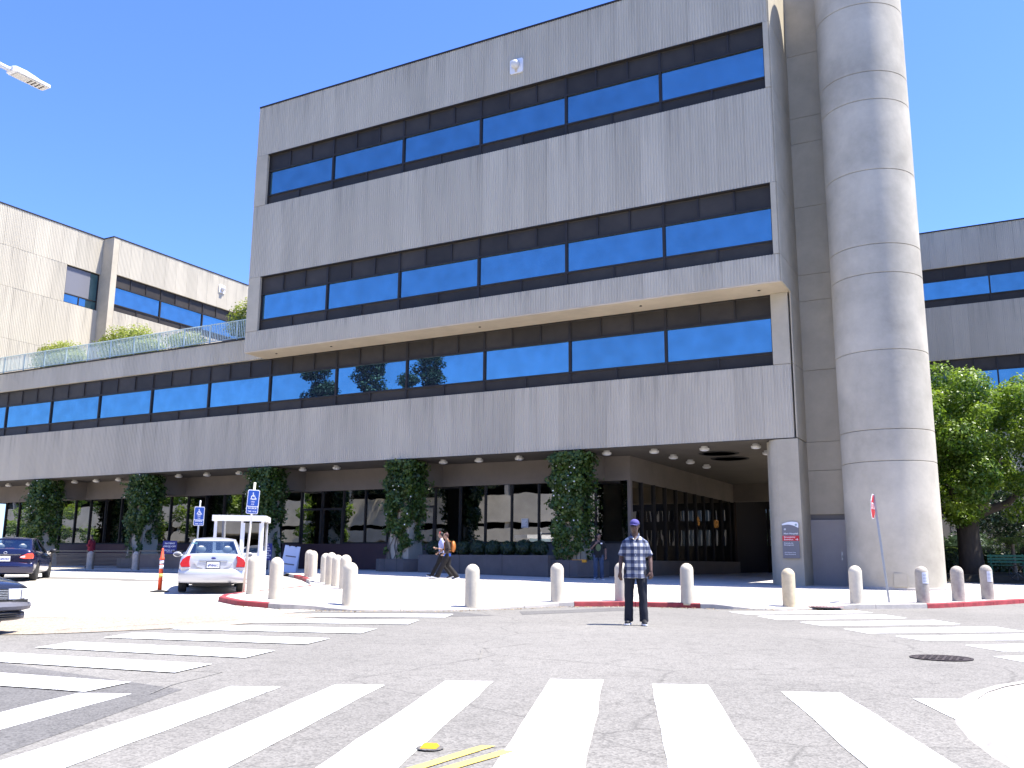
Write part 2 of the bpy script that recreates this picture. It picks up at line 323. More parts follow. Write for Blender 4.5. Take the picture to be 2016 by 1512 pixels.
# ------------------------------------------------------------------ ground heights
def G(x, y):                                  # road surface
    lat = -.019*(max(x, -22)+7.3)*min(1, max(0, (y-8)/14))
    if x > -7.3: lat *= .6
    b = .0135*(min(y, 40)-33) if y > 19 else -.189+.006*(max(y, -60)-19)
    return .38+b+lat
FRONT = [(-75, 30.6), (-42, 30.0), (-28, 29.6), (-25.2, 28.0), (-23.8, 26.8), (-20.0, 23.2), (-18.15, 21.1), (-17.75, 19.0), (-17.45, 17.6), (-17.1, 16.7), (-16.46, 15.95), (-15.2, 15.25), (-13.6, 14.95),
         (-12.1, 15.5), (-10.5, 16.9), (-9.9, 18.1), (-9.45, 19.6), (-8.35, 20.7), (-7.2, 21.2), (-5.83, 21.5), (-4.8, 22.1), (-3.89, 23.1), (-2.8, 24.3), (-1.9, 25.2), (-1.0, 27.0), (0, 29.3), (2.2, 33.5), (6, 40), (20, 62)]
FX = np.array([p[0] for p in FRONT]); FY = np.array([p[1] for p in FRONT])
def yf(x): return float(np.interp(x, FX, FY))
def drop(x):
    a = max(0, 1-abs((x+11.2)/1.9)**3); b = max(0, 1-abs((x+4.9)/1.2)**3); c = max(0, 1-abs((x+19.2)/1.0)**3)
    return max(a, b, c) if x > -26 else 1.
def SW(x, y):                                 # pavement surface
    d = max(0, y-yf(x)); return G(x, y)+.012+.10*(1-drop(x)*math.exp(-d/1.1)*.9)
def surf(x, y): return SW(x, y) if y > yf(x) else G(x, y)
# ------------------------------------------------------------------ ground, road, pavement
def sheet(name, xs, ys, zf, m, label=None):
    mb = MB(); nx, ny = len(xs), len(ys)
    mb.add([(x, y, zf(x, y)) for x in xs for y in ys], [(i*ny+j, (i+1)*ny+j, (i+1)*ny+j+1, i*ny+j+1) for i in range(nx-1) for j in range(ny-1)])
    o = mb.build(name, m, smooth=True); o['kind'] = 'structure'; return o
gx = [-700, -400, -250, -160, -110, -80]+sorted(list(np.arange(-64, 30, 2.))+[-7.3])+[40, 60, 90, 140, 250, 450, 700]
gy = [-500, -250, -140, -90, -60, -40, -25, -12]+sorted(list(np.arange(-6, 48, 1.5))+[8, 19, 22, 40])+[55, 65, 80, 120, 200, 400, 800]
road = sheet('road', gx, gy, G, 'asphalt')

def overlay(name, rows, m, dz, parent=None):
    """strip between two polylines given as (x, y) pairs, laid on the road"""
    mb = MB(); k = len(rows); nn = 9; vs = []
    for (a, b) in rows:
        for t in np.linspace(0, 1, nn): x, y = a[0]+(b[0]-a[0])*t, a[1]+(b[1]-a[1])*t; vs.append((x, y, G(x, y)+dz))
    mb.add(vs, [(i*nn+j, (i+1)*nn+j, (i+1)*nn+j+1, i*nn+j+1) for i in range(k-1) for j in range(nn-1)])
    return mb.build(name, m, parent, smooth=True)
# concrete forecourt of the drop-off, with a strip of exposed aggregate at its street side
yb = lambda x: float(np.interp(x, [-70, -45, -28, -18.6, -17.6, -15.4, -13.4, -12.6], [30.6, 30.1, 29.7, 21.9, 17.6, 15.2, 14.85, 14.9]))
ya = lambda x: float(np.interp(x, [-70, -30, -18, -14.6, -13.0, -12.6], [5.5, 6.0, 9.2, 12.0, 13.6, 14.3]))
xs = list(np.arange(-70, -20, 2.))+list(np.arange(-20, -12.5, .4))
fc = overlay('forecourt', [((x, ya(x)+.01), (x, yb(x)+.4)) for x in xs], 'cement', .006); fc['kind'] = 'structure'
yc = lambda x: float(np.interp(x, [-70, -30, -16, -12.6, -11.6, -11.3], [3.0, 4.2, 6.2, 9.0, 11.2, 13.9]))
ag = overlay('aggregate_strip', [((x, yc(x)), (x, min(ya(x)+.05, 14.6))) for x in list(np.arange(-70, -20, 2.))+list(np.arange(-20, -11.2, .4))], 'aggregate', .009); ag['kind'] = 'structure'
for (x0, x1) in ((-24.0, -12.9), (-36, -20.5)):      # saw-cut joints of the forecourt
    pass
for a, b in (((-16.6, 8.6), (-13.2, 16.0)), ((-20.5, 9.0), (-18.4, 16.6)), ((-24, 10), (-31, 29)), ((-13.1, 9.4), (-12.2, 12.6)), ((-18, 13), (-40, 15.5))):
    ax, ay = a; bx, by = b; L = math.hypot(bx-ax, by-ay); nx_, ny_ = -(by-ay)/L*.012, (bx-ax)/L*.012
    ts = np.linspace(0, 1, 7)
    o = overlay('saw_joint', [((ax+(bx-ax)*t+nx_, ay+(by-ay)*t+ny_), (ax+(bx-ax)*t-nx_, ay+(by-ay)*t-ny_)) for t in ts], 'patch', .014, fc)

# pavement in front of and under the building
px = sorted(set(list(np.arange(-75, -26, 2.))+list(np.arange(-26, 3, .3))+[6, 10, 15, 20]+list(FX)))
pt = [0, .15, .35, .7, 1.2, 2, 3.5, 6, 9, 13, 18, 25, 34, 50]
mb = MB(); nt = len(pt)
mb.add([(x, yf(x)+.14+t, SW(x, yf(x)+.14+t)) for x in px for t in pt], [(i*nt+j, (i+1)*nt+j, (i+1)*nt+j+1, i*nt+j+1) for i in range(len(px)-1) for j in range(nt-1)])
pave = mb.build('pavement', 'paving', smooth=True); pave['kind'] = 'structure'
# scored joints in the pavement
for x in list(np.arange(-16.5, 2, 1.9)):
    a, b = (x, yf(x)+.2), (x, min(33.2, yf(x)+13))
    mbj = MB(); ts = np.linspace(0, 1, 14)
    for i in range(13):
        q = [(x+s*.008, a[1]+(b[1]-a[1])*ts[i+e]) for s, e in ((-1, 0), (1, 0), (1, 1), (-1, 1))]
        mbj.add([(u, v, SW(u, v)+.004) for u, v in q], [(0, 1, 2, 3)])
    mbj.build('score_line', 'kerb', pave)
# kerb stones, red where painted
L = [0]
for i in range(1, len(FRONT)): L.append(L[-1]+math.dist(FRONT[i-1], FRONT[i]))
L = np.array(L); d0 = float(np.interp(-25.2, FX, L)); d1 = L[-1]
def at_len(d): return float(np.interp(d, L, FX)), float(np.interp(d, L, FY))
d = d0
while d < d1-.1:
    e = min(d+1.5, d1); mid = at_len((d+e)/2)
    redd = (-17.9 < mid[0] < -13.9) or (-9.4 < mid[0] < -7.3) or (mid[0] > -2.6) or (-24.6 < mid[0] < -20.6) or (-18.35 < mid[0] < -17.9)
    faded = -4.0 < mid[0] <= -2.6
    mb = MB(); n = 5; vs = []
    for i in range(n):
        s_ = d+.006+(e-d-.012)*i/(n-1); x, y = at_len(s_); x2, y2 = at_len(min(s_+.05, d1)); x1, y1 = at_len(max(s_-.05, 0))
        tx, ty = x2-x1, y2-y1; tl = math.hypot(tx, ty) or 1; nx_, ny_ = -ty/tl, tx/tl
        zr = G(x, y)-.08; zt = SW(x, y+.02)+.004
        vs += [(x, y, zr), (x+nx_*.012, y+ny_*.012, zt-.015), (x+nx_*.03, y+ny_*.03, zt), (x+nx_*.17, y+ny_*.17, zt+.001), (x+nx_*.17, y+ny_*.17, zr)]
    mb.add(vs, [(i*5+j, (i+1)*5+j, (i+1)*5+(j+1) % 5, i*5+(j+1) % 5) for i in range(n-1) for j in range(5)]+[(0, 1, 2, 3, 4), tuple(range((n-1)*5, n*5))])
    mb.build('kerb_stone', 'red' if redd else 'kerb', pave); d = e

# crossings: every painted bar is its own sheet on the road
def bar(q, dz=.0048, m='white', name='crossing_bar', parent=road):
    q = [Vector(p) for p in q]; mb = MB(); nu, nv = 9, 3; vs = []
    for i in range(nu):
        for j in range(nv):
            u, v = i/(nu-1), j/(nv-1); p = (q[0]*(1-u)+q[1]*u)*(1-v)+(q[3]*(1-u)+q[2]*u)*v
            w = .014*noise.noise(Vector((p.x*3, p.y*3, 1.7))) if 0 < i < nu-1 and j != 1 else 0
            vs.append((p.x+w, p.y+w, G(p.x, p.y)+dz))
    mb.add(vs, [(i*nv+j, (i+1)*nv+j, (i+1)*nv+j+1, i*nv+j+1) for i in range(nu-1) for j in range(nv-1)])
    return mb.build(name, m, parent)
dv = Vector((-.365, .931)); pv = Vector((.90, .435))
near = [(-6.22, 3.02, 2.6), (-5.20, 3.42, 3.2), (-4.42, 3.86, 3.35), (-3.60, 4.36, 3.6), (-2.76, 4.90, 3.7), (-1.86, 5.28, 3.5), (-.84, 5.78, 3.1), (.15, 6.15, 2.9)]
for i, (x, y, ln) in enumerate(near):
    p = Vector((x, y)); a = p-dv*.25; b = p+dv*ln; wv = pv*(.46 if i < 4 else .52)
    bar([a, b, b+wv, a+wv])
left_bars = [[(-9.6, 5.15), (-7.15, 5.48), (-7.33, 6.1), (-9.8, 5.80)], [(-10.7, 6.35), (-7.54, 6.80), (-7.78, 7.52), (-10.95, 7.05)], [(-11.0, 7.65), (-7.93, 8.16), (-8.2, 8.95), (-11.3, 8.40)],
             [(-11.45, 9.0), (-8.43, 9.78), (-8.70, 10.6), (-11.75, 9.78)], [(-11.75, 10.45), (-8.86, 11.5), (-9.18, 12.35), (-12.1, 11.25)], [(-12.0, 11.95), (-9.28, 13.35), (-9.66, 14.25), (-12.4, 12.75)], [(-11.9, 13.6), (-9.65, 15.1), (-10.0, 15.95), (-12.2, 14.35)]]
for q in left_bars: bar(q, .0115)
right_bars = [[(-5.75, 20.6), (-3.5, 23.0), (-2.98, 22.4), (-5.2, 20.0)], [(-4.9, 19.65), (-2.7, 21.9), (-2.15, 21.1), (-4.3, 18.85)], [(-3.8, 18.45), (-1.62, 20.85), (-1.1, 20.0), (-3.25, 17.7)], [(-2.8, 17.2), (-.55, 19.75), (0, 18.7), (-2.3, 16.4)], [(-1.85, 16.1), (.35, 18.5), (.9, 17.5), (-1.35, 15.4)], [(-.8, 15.0), (1.4, 17.4), (1.9, 16.4), (-.3, 14.2)]]
for q in right_bars: bar(q)
bar([(1.2, 19.6), (3.6, 26), (5, 25.5), (2.6, 19)]); bar([(-.4, 13.4), (.9, 14.6), (1.6, 13.6), (.2, 12.4)])
for a, b in (((-3.12, 4.3), (-3.07, 5.26)), ((-2.98, 4.3), (-2.89, 5.2))):
    bar([a, b, (b[0]+.085, b[1]+.03), (a[0]+.085, a[1]+.03)], .0066, 'yellow', 'yellow_line')
# dark patches of newer asphalt
for k_, q in enumerate(([(-10.2, 6.5), (-6.6, 6.05), (-5.2, 3.2), (-9.5, 2.6)], [(-12.9, 14.3), (-10.3, 16.6), (-9.2, 16.2), (-10.9, 13.8)], [(-9.4, 17.6), (-8.2, 20.3), (-7.6, 19.8), (-8.9, 16.8)])):
    bar(q, .002+.0006*k_, 'patch', 'asphalt_patch')
for pts in ([(-8.2, 6.9), (-7.2, 7.1), (-6.9, 6.2), (-6.6, 5.7)], [(-5.6, 9.5), (-6.2, 10.6), (-6.0, 11.6)]):  # tarred cracks
    mbk = MB()
    for a, b in zip(pts, pts[1:]):
        av, bv = Vector(a), Vector(b); nn = 6; dr = (bv-av).normalized(); nr = Vector((-dr.y, dr.x))*.007; vs = []
        for i in range(nn):
            p = av.lerp(bv, i/(nn-1)); p += nr*2.5*noise.noise(Vector((p.x*4, p.y*4, 3))); vs += [(p.x+nr.x, p.y+nr.y, G(p.x, p.y)+.0085), (p.x-nr.x, p.y-nr.y, G(p.x, p.y)+.0085)]
        mbk.add(vs, [(2*i, 2*i+1, 2*i+3, 2*i+2) for i in range(nn-1)])
    mbk.build('tar_crack', 'asphalt', road)

# traffic island at the right edge
cx, cy = 2.0, 8.3; poly = [(cx+2.5*math.cos(a)*(1+.03*math.sin(3*a)), cy+3.8*math.sin(a)) for a in np.linspace(0, 2*PI, 40, endpoint=False)]
mb = MB(); mb.prism([(x, y) for x, y in poly], .02, .148); isl = mb.build('traffic_island', 'paving'); tag(isl, 'low pale concrete traffic island cut off by the right edge', 'traffic island')
mb = MB(); n = len(poly)
for i in range(n):
    a, b = poly[i], poly[(i+1) % n]; ca = lambda p, s_: (cx+(p[0]-cx)*s_, cy+(p[1]-cy)*s_)
    mb.add([(*ca(a, 1.055), .095), (*ca(b, 1.055), .095), (*ca(b, 1.006), .150), (*ca(a, 1.006), .150), (*ca(a, .965), .157), (*ca(b, .965), .157)], [(0, 1, 2, 3), (3, 2, 5, 4)])
mb.build('kerb_rim', 'kerb', isl)

# ------------------------------------------------------------------ hospital building
ROOF, R1T, R1B, R2T, R2B, OVH, R3B, SOF, BLK, TER = 24.0, 21.33, 18.63, 14.89, 12.15, 11.11, 8.40, 5.69, 4.65, 12.25
XR, XL = -6.67, -32.40
_pm = {}
def panel_mesh(h, w):
    k = (round(h, 3), round(w, 3))
    if k not in _pm:
        mb = MB(); pr = [(0.004, .26), (0.004, .006)]; n = 9; p = (w-.008)/n
        for i in range(n):
            x0 = .004+i*p; pr += [(x0+p*.10, .0), (x0+p*.48, .0), (x0+p*.56, .024), (x0+p*.94, .024)]
        pr += [(w-.004, .006), (w-.004, .26)]
        mb.prism(pr[::-1], 0, h); _pm[k] = mb.mesh('concrete_panel', 'panel')
    return _pm[k]
def panels(bld, x0, x1, y, z0, z1, rot=0):
    n = max(1, round(abs(x1-x0)/1.03)); w = (x1-x0)/n
    for i in range(n):
        if rot == 0: put('concrete_panel', panel_mesh(z1-z0-.012, w), bld, (x0+i*w, y, z0+.006))
        else: put('concrete_panel', panel_mesh(z1-z0-.012, w), bld, (y, x0+i*w, z0+.006), PI/2)   # faces +X
_wm = {}
def win_meshes(w, h, t, g):
    k = (round(w, 2), round(h, 2))
    if k not in _wm:
        b = h-t-g; f = MB(); e = .05
        zs = [(0, e), (b-.035, b+.035), (b+g-.035, b+g+.035), (h-e, h)]
        for z0, z1 in zs: f.box(0, w, 0, .14, z0, z1)
        for x in (0, w-e): f.box(x, x+e, .002, .138, e, h-e)
        for i in (1, 2): f.box(w*i/3-.035, w*i/3+.035, .003, .13, b+g+.035, h-e)
        f.box(w/2-.035, w/2+.035, .003, .13, e, b-.035)
        pn = MB().box(e, w-e, .075, .095, b+.035, b+g-.035)
        def inset(ww, hh):
            m_ = MB(); i_ = .022; y0, y1 = .05, .062
            m_.add([(0, y0, 0), (ww, y0, 0), (ww, y0, hh), (0, y0, hh), (i_, y1, i_), (ww-i_, y1, i_), (ww-i_, y1, hh-i_), (i_, y1, hh-i_), (0, .09, 0), (ww, .09, 0), (ww, .09, hh), (0, .09, hh)],
                   [(0, 1, 5, 4), (1, 2, 6, 5), (2, 3, 7, 6), (3, 0, 4, 7), (4, 5, 6, 7), (0, 8, 9, 1), (1, 9, 10, 2), (2, 10, 11, 3), (3, 11, 8, 0), (11, 10, 9, 8)]); return m_.mesh('spandrel_panel', 'spandrel')
        tw, bw = w/3-.075, w/2-.09
        _wm[k] = (f.mesh('window', 'frame'), pn.mesh('pane', 'pane'), inset(tw, t-.085-e+.05-.002), inset(bw, b-.035-e), b)
    return _wm[k]
def window(bld, x, y, z, w, h=2.72, t=.88, g=1.31, rot=0):
    f, pn, tp, bp, b = win_meshes(w, h, t, g)
    o = put('window', f, bld, (x, y, z) if rot == 0 else (y, x, z), 0 if rot == 0 else PI/2)
    put('pane', pn, o)
    for i in range(3): put('spandrel_panel', tp, o, (w*i/3+.0375+(.0125 if i == 0 else 0), 0, b+g+.036))
    for i in range(2): put('spandrel_panel', bp, o, (w*i/2+(.051 if i == 0 else .037), 0, e_))
    return o
e_ = .05
B1 = thing('hospital_building', 'long grey ribbed concrete hospital block with three bands of blue mirrored windows', 'building', (0, 0, 0))
# cores behind the cladding
mb = MB(); mb.box(XL+.03, XR-.03, 32.27, 61.5, OVH+.02, ROOF-.05); mb.build('wall', 'reveal', B1)
mb = MB(); mb.box(-75.8, XR-.1, 33.67, 61, SOF+.25, OVH); mb.build('wall', 'reveal', B1)
mb = MB(); mb.box(XL-.0, XR+.0, 31.97, 61.6, ROOF, ROOF+.07); mb.build('roof_edge', 'frame', B1)
# upper block cladding
panels(B1, XL, XR, 32, R1T, ROOF); panels(B1, XL, XR, 32, R2T, R1B); panels(B1, XL, XR, 32, OVH+.05, R2B)
for z0, z1 in ((R1B, R1T), (R2B, R2T)):
    MB().box(XL, -31.64, 32.0, 32.26, z0+.01, z1-.01).build('corner_pier', 'conc', B1)
    MB().box(-6.86, XR, 32.0, 32.26, z0+.01, z1-.01).build('corner_pier', 'conc', B1)
    for i in range(6): window(B1, -31.64+4.13*i, 32.13, z0, 4.13, z1-z0)
MB().box(XL, XR, 32.02, 33.68, OVH, OVH+.05).build('overhang_soffit', 'soffit', B1)
for x in (-31.0, -27.6, -19.5, -12.2, -7.6): MB().lathe([(.05, 0), (.06, .012), (.03, .03)], 10, (x, 32.75, OVH-.03)).build('soffit_fitting', 'frame', B1)
for z in (R1T, R2T): MB().box(-31.64, -6.86, 32.008, 32.2, z-.03, z+.004).build('head_dark_strip', 'frame', B1)  # dark strip added to hide bounce-lit panel undersides, reads as a thin joint
MB().box(-75, XR-.06, 33.405, 33.6, SOF-.008, SOF+.004).build('drip_edge', 'frame', B1)
# left flank of the upper block
MB().box(XL-.02, XL+.028, 32.27, 61.4, OVH+.06, ROOF-.01).build('flank_wall', 'conc', B1)
# right return and recessed strip beside the tower
lv = [SOF, R3B, OVH, R2B, R2T, 17.55, R1B, R1T, ROOF]
for a, b in zip(lv, lv[1:]):
    y0 = 33.4 if b <= OVH+.01 else 32.0
    mb = MB(); c = .10
    mb.prism([(XR-.02, y0+.27 if y0 > 33 else y0+.27), (XR+.0, y0+.06), (XR+.045, y0+.045), (XR+.06, y0+c), (XR+.06, 35.1), (XR-.02, 35.1)], a+.008, b-.008); mb.build('side_panel', 'conc', B1)
lv2 = [3.03, 4.63, SOF, R3B, OVH, R2B, R2T, 17.55, R1B, R1T, ROOF+.4]
for a, b in zip(lv2, lv2[1:]): MB().box(XR+.0, -3.6, 35.0, 35.4, a+.008, b-.008).build('strip_panel', 'conc', B1)
MB().box(XR, -3.6, 35.08, 35.5, .4, ROOF+.35).build('strip_backing', 'reveal', B1)
# lower block: parapet, window band, spandrel
X3 = [-57.6, -53.32, -49.07, -44.83, -40.58, -36.29, -32.08, -27.89, -23.81, -19.72, -15.63, -11.49, -7.35]
for a, b in zip(X3, X3[1:]): window(B1, a, 33.53, R3B, b-a-.001, OVH-R3B, .85, 1.36)
MB().box(-7.35, XR-.06, 33.4, 33.66, R3B+.01, OVH-.006).build('corner_pier', 'conc', B1)
panels(B1, -75, -32.44, 33.4, OVH+.02, TER); panels(B1, -75, XR-.06, 33.4, SOF, R3B)
MB().box(-75, -32.45, 33.36, 33.70, TER, TER+.06).build('parapet_cap', 'frame', B1)
mb = MB(); mb.box(-75, -57.7, 33.45, 33.7, R3B, OVH); mb.build('wall_end', 'conc', B1)
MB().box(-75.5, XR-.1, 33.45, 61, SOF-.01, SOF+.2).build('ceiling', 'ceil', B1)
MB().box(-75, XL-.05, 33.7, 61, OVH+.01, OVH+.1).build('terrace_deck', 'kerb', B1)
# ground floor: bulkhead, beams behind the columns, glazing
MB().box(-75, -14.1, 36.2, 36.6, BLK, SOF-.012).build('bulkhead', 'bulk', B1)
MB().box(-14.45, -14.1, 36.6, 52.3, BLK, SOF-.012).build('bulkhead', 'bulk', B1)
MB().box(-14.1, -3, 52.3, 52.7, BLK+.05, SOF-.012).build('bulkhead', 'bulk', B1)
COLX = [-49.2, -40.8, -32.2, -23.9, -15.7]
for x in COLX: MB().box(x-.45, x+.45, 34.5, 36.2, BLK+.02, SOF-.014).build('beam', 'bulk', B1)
mul = [-14.11]+[-15.7-1.358*i for i in range(31)]
SILL = 2.05
for i, x in enumerate(mul):
    w = .13 if i == 0 else .045
    MB().box(x-w, x+.02, 36.22, 36.42, 1.0 if i else .55, BLK).build('mullion', 'bulk' if i == 0 else 'frame', B1)
doors = {7, 11, 12}
for i, (a, b) in enumerate(zip(mul, mul[1:])):
    x0, x1 = b+.02, a-.045-(.085 if i == 0 else 0)
    zb = SILL+.06 if i not in doors else .95
    if i in doors:
        d_ = MB(); d_.box(x0, x1, 36.26, 36.36, 3.70, 3.80); d_.box(x0, x0+.09, 36.26, 36.36, .9, 3.7); d_.box(x1-.09, x1, 36.26, 36.36, .9, 3.7); d_.box(x0+.09, x1-.09, 36.26, 36.36, .9, 1.15); d_.build('door', 'frame', B1)
    MB().box(x0, x1, 36.30, 36.315, zb, BLK).build('glass_pane', 'lobby', B1)
    if i not in doors: MB().box(x0, x1, 36.24, 36.4, SILL-.02, SILL+.06).build('sill', 'frame', B1)
MB().box(-27.5, -14.2, 36.27, 36.5, .5, SILL-.02).build('base_wall', 'slate', B1)
for a, b in ((-58, -33.8), (-32.8, -26.1)): MB().box(a, b, 35.85, 36.27, .5, SILL-.02).build('base_wall', 'maroon', B1)
# lobby behind the glass
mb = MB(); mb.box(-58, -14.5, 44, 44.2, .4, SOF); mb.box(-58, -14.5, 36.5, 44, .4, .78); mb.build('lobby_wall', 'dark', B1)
# covered passage: glazed left side, far end with slit windows
py = [36.42, 37.61, 39.14, 40.64, 42.2, 43.75, 45.2, 46.6, 48.1, 49.8, 51.4, 52.3]
for i, (a, b) in enumerate(zip(py, py[1:])):
    MB().box(-14.22, -14.06, b-.05, b+.02, 1.33, BLK).build('mullion', 'frame', B1)
    MB().box(-14.165, -14.15, a+.02, b-.05, 1.36, BLK).build('glass_pane', 'lobby', B1)
MB().box(-14.3, -13.85, 36.5, 52.3, .4, 1.34).build('low_wall', 'bulk', B1)
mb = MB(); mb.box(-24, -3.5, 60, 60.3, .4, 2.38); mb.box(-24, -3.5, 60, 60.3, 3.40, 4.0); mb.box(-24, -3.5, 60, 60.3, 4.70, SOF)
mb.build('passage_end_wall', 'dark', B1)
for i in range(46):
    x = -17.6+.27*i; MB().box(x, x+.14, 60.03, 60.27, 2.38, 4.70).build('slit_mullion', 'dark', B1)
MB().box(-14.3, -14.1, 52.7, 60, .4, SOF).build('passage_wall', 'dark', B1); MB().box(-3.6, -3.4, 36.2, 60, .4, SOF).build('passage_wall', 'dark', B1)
MB().box(XR, -3.6, 35.5, 36.2, .4, SOF).build('passage_wall', 'dark', B1)
for k, (x, y) in enumerate(((-10.5, 36.95), (-10.6, 39.0))):
    mb = MB()
    for r in (.80, .68, .56, .44, .32, .2): mb.lathe([(r-.05, 0), (r, 0), (r, .02), (r-.05, .02)], 28, (x, y, SOF-.035))
    mb.lathe([(.82, 0), (.82, .008), (.1, .008)], 28, (x, y, SOF-.019)); mb.build('ceiling_grille', 'dark', B1)
for (x, y, z) in ((-13.2, 47, 3.2), (-13.2, 50.4, 3.2)): pass
# corner column carrying the lower block
mb = MB(); c = [(-6.62, 33.42), (-6.62, 35.1), (-7.9, 35.1), (-7.9, 34.2)]
for a in np.linspace(PI, 1.5*PI, 8): c.append((-7.25+.5*math.cos(a)-.0, 33.92+.5*math.sin(a)))
mb.prism(c[::1], .35, SOF-.03); col = mb.build('corner_column', 'conc'); tag(col, 'smooth grey corner column carrying the hospital sign beside the passage', 'column')
MB().prism([(-6.66, 33.46), (-6.66, 35.0), (-7.7, 35.0), (-7.7, 34.2), (-7.3, 33.5)], SOF-.03, SOF-.004).build('bearing_pad', 'frame', col)

# stair tower
T = thing('stair_tower', 'tall round pale concrete tower at the right end of the hospital', 'tower', (-3.72, 34.0, 0))
lvt = [.25, 4.63, SOF, R3B, OVH, R2B, R2T, 17.55, R1B, R1T, 26.0]
def arc_seg(z0, z1, r, n=72):
    mb = MB(); mb.lathe([(r-.3, z0+.008), (r-.012, z0+.008), (r, z0+.02), (r, z1-.02), (r-.012, z1-.008), (r-.3, z1-.008)], n); return mb
for a, b in zip(lvt, lvt[1:]): arc_seg(a, b, 1.53).build('tower_drum', 'tower', T, smooth=False)
MB().lathe([(1.49, .2), (1.49, 25.9)], 48).build('drum_core', 'reveal', T)
MB().lathe([(1.3, .2), (1.545, .2), (1.545, .50), (1.53, .53), (1.3, .53)], 72).build('plinth', 'kerb', T)
MB().box(-.10, .30, -1.56, -1.44, .55, .98).build('access_hatch', 'tower', T, rz=.12)
for o in T.children:
    if o.name.startswith('tower_drum'): o.data.polygons.foreach_set('use_smooth', [True]*len(o.data.polygons)); o.data.set_sharp_from_angle(angle=R(30))
# steel door in the strip
D = thing('steel_door', 'flush grey steel door between the corner column and the round tower', 'door', (-6.08, 35.0, .47))
MB().box(-.62, .62, -.03, .02, .01, 2.28).build('leaf', 'door', D)
mb = MB(); mb.box(-.70, -.62, -.05, .03, 0, 2.36); mb.box(.62, .70, -.05, .03, 0, 2.36); mb.box(-.62, .62, -.05, .03, 2.28, 2.36); mb.build('door_frame', 'door', D)
for z in (.25, 1.1, 2.0): MB().tube([(-.63, -.06, z-.07), (-.63, -.06, z+.07)], .018).build('hinge', 'metal', D)
mb = MB(); mb.box(.47, .53, -.05, -.03, .92, 1.22); mb.tube([(.5, -.05, 1.02), (.5, -.10, 1.02), (.5, -.11, 1.10)], .014); mb.build('handle', 'metal', D)

# ------------------------------------------------------------------ other wings
B2 = thing('west_wing', 'sunlit ribbed concrete wing with roofline falling away behind the terrace', 'building', (0, 0, 0))
MB().box(-76, -55.78, 41.7, 62, 11.5, ROOF-.02).build('wall', 'reveal', B2)
MB().box(-76, -55.47, 41.45, 62.3, ROOF, ROOF+.07).build('roof_edge', 'frame', B2); MB().box(-76, -56.57, 28.8, 41.44, ROOF, ROOF+.07).build('roof_edge', 'frame', B2)
XW = -55.5
panels(B2, 42.0, 62, XW, R1T, ROOF, 1); panels(B2, 42.0, 62, XW, R2T, R1B, 1); panels(B2, 42.0, 62, XW, TER-.6, R2T, 1)
for i in range(5): window(B2, 42.0+4.13*i, XW-.13, R1B, 4.12, R1T-R1B, rot=1)
MB().box(-57.2, XW+.0, 41.5, 41.98, TER-.6, ROOF).build('pier', 'conc', B2)
panels(B2, 28.9, 41.5, -56.6, R1T, ROOF, 1); panels(B2, 28.9, 38.8, -56.6, R1B, R1T, 1); panels(B2, 28.9, 41.5, -56.6, 15.2, R1B, 1); panels(B2, 28.9, 41.5, -56.6, TER-.6, 15.2, 1)
MB().box(-57.8, -56.87, 28.9, 41.5, 11.6, ROOF-.03).build('wall', 'reveal', B2)
wo = MB(); wo.box(-56.80, -56.74, 38.82, 41.48, R1B, R1B+.07); wo.box(-56.8, -56.74, 38.82, 41.48, R1T-.07, R1T); wo.box(-56.8, -56.74, 38.82, 38.89, R1B+.07, R1T-.07); wo.box(-56.8, -56.74, 41.41, 41.48, R1B+.07, R1T-.07); wo.box(-56.8, -56.74, 38.89, 41.41, R1B+.62, R1B+.70); wo.box(-56.8, -56.74, 40.0, 40.07, R1B+.07, R1B+.62)
wo_ = wo.build('window', 'frame', B2); MB().box(-56.79, -56.77, 38.89, 40.8, R1B+.7, R1T-.07).build('blind', 'grey', wo_); MB().box(-56.795, -56.78, 38.89, 41.41, R1B+.07, R1T-.07).build('pane', 'pane', wo_)

B3 = thing('rear_wing', 'shaded ribbed concrete wing rising behind the big leafy tree', 'building', (0, 0, 0))
MB().box(-12, 40, 67.5, 80, .4, ROOF-.02).build('wall', 'reveal', B3); MB().box(-12, 40, 67.15, 80.2, ROOF, ROOF+.07).build('roof_edge', 'frame', B3)
panels(B3, -12, 18.9, 67.2, R1T+.05, ROOF); panels(B3, -12, 18.9, 67.2, R2T, R1B); panels(B3, -12, 18.9, 67.2, SOF, R2B)
for i in range(7):
    window(B3, -8.52+4.13*i, 67.33, R1B, 4.13, R1T-R1B+.05); window(B3, -8.52+4.13*i, 67.33, R2B, 4.13, R2T-R2B)
MB().box(-12, 30, 67.3, 67.6, .4, SOF).build('base_wall', 'conc', B3)

# terrace railing
RL = thing('terrace_railing', 'pale green picket railing along the planted roof terrace', 'railing', (0, 0, TER+.06))
MB().tube([(-58, 33.53, 1.05), (-32.5, 33.53, 1.05)], .03).build('top_rail', 'rail', RL)
MB().box(-58, -32.5, 33.51, 33.55, .10, .14).build('bottom_rail', 'rail', RL)
pk = MB().box(-.022, .022, -.008, .008, 0, .9).mesh('picket', 'rail')
for i in range(212): put('picket', pk, RL, (-58+.12*i, 33.53, .14))
for i in range(14): MB().box(-.03, .03, -.025, .025, 0, 1.04).build('post', 'rail', RL, (-57.9+1.95*i, 33.53, 0))
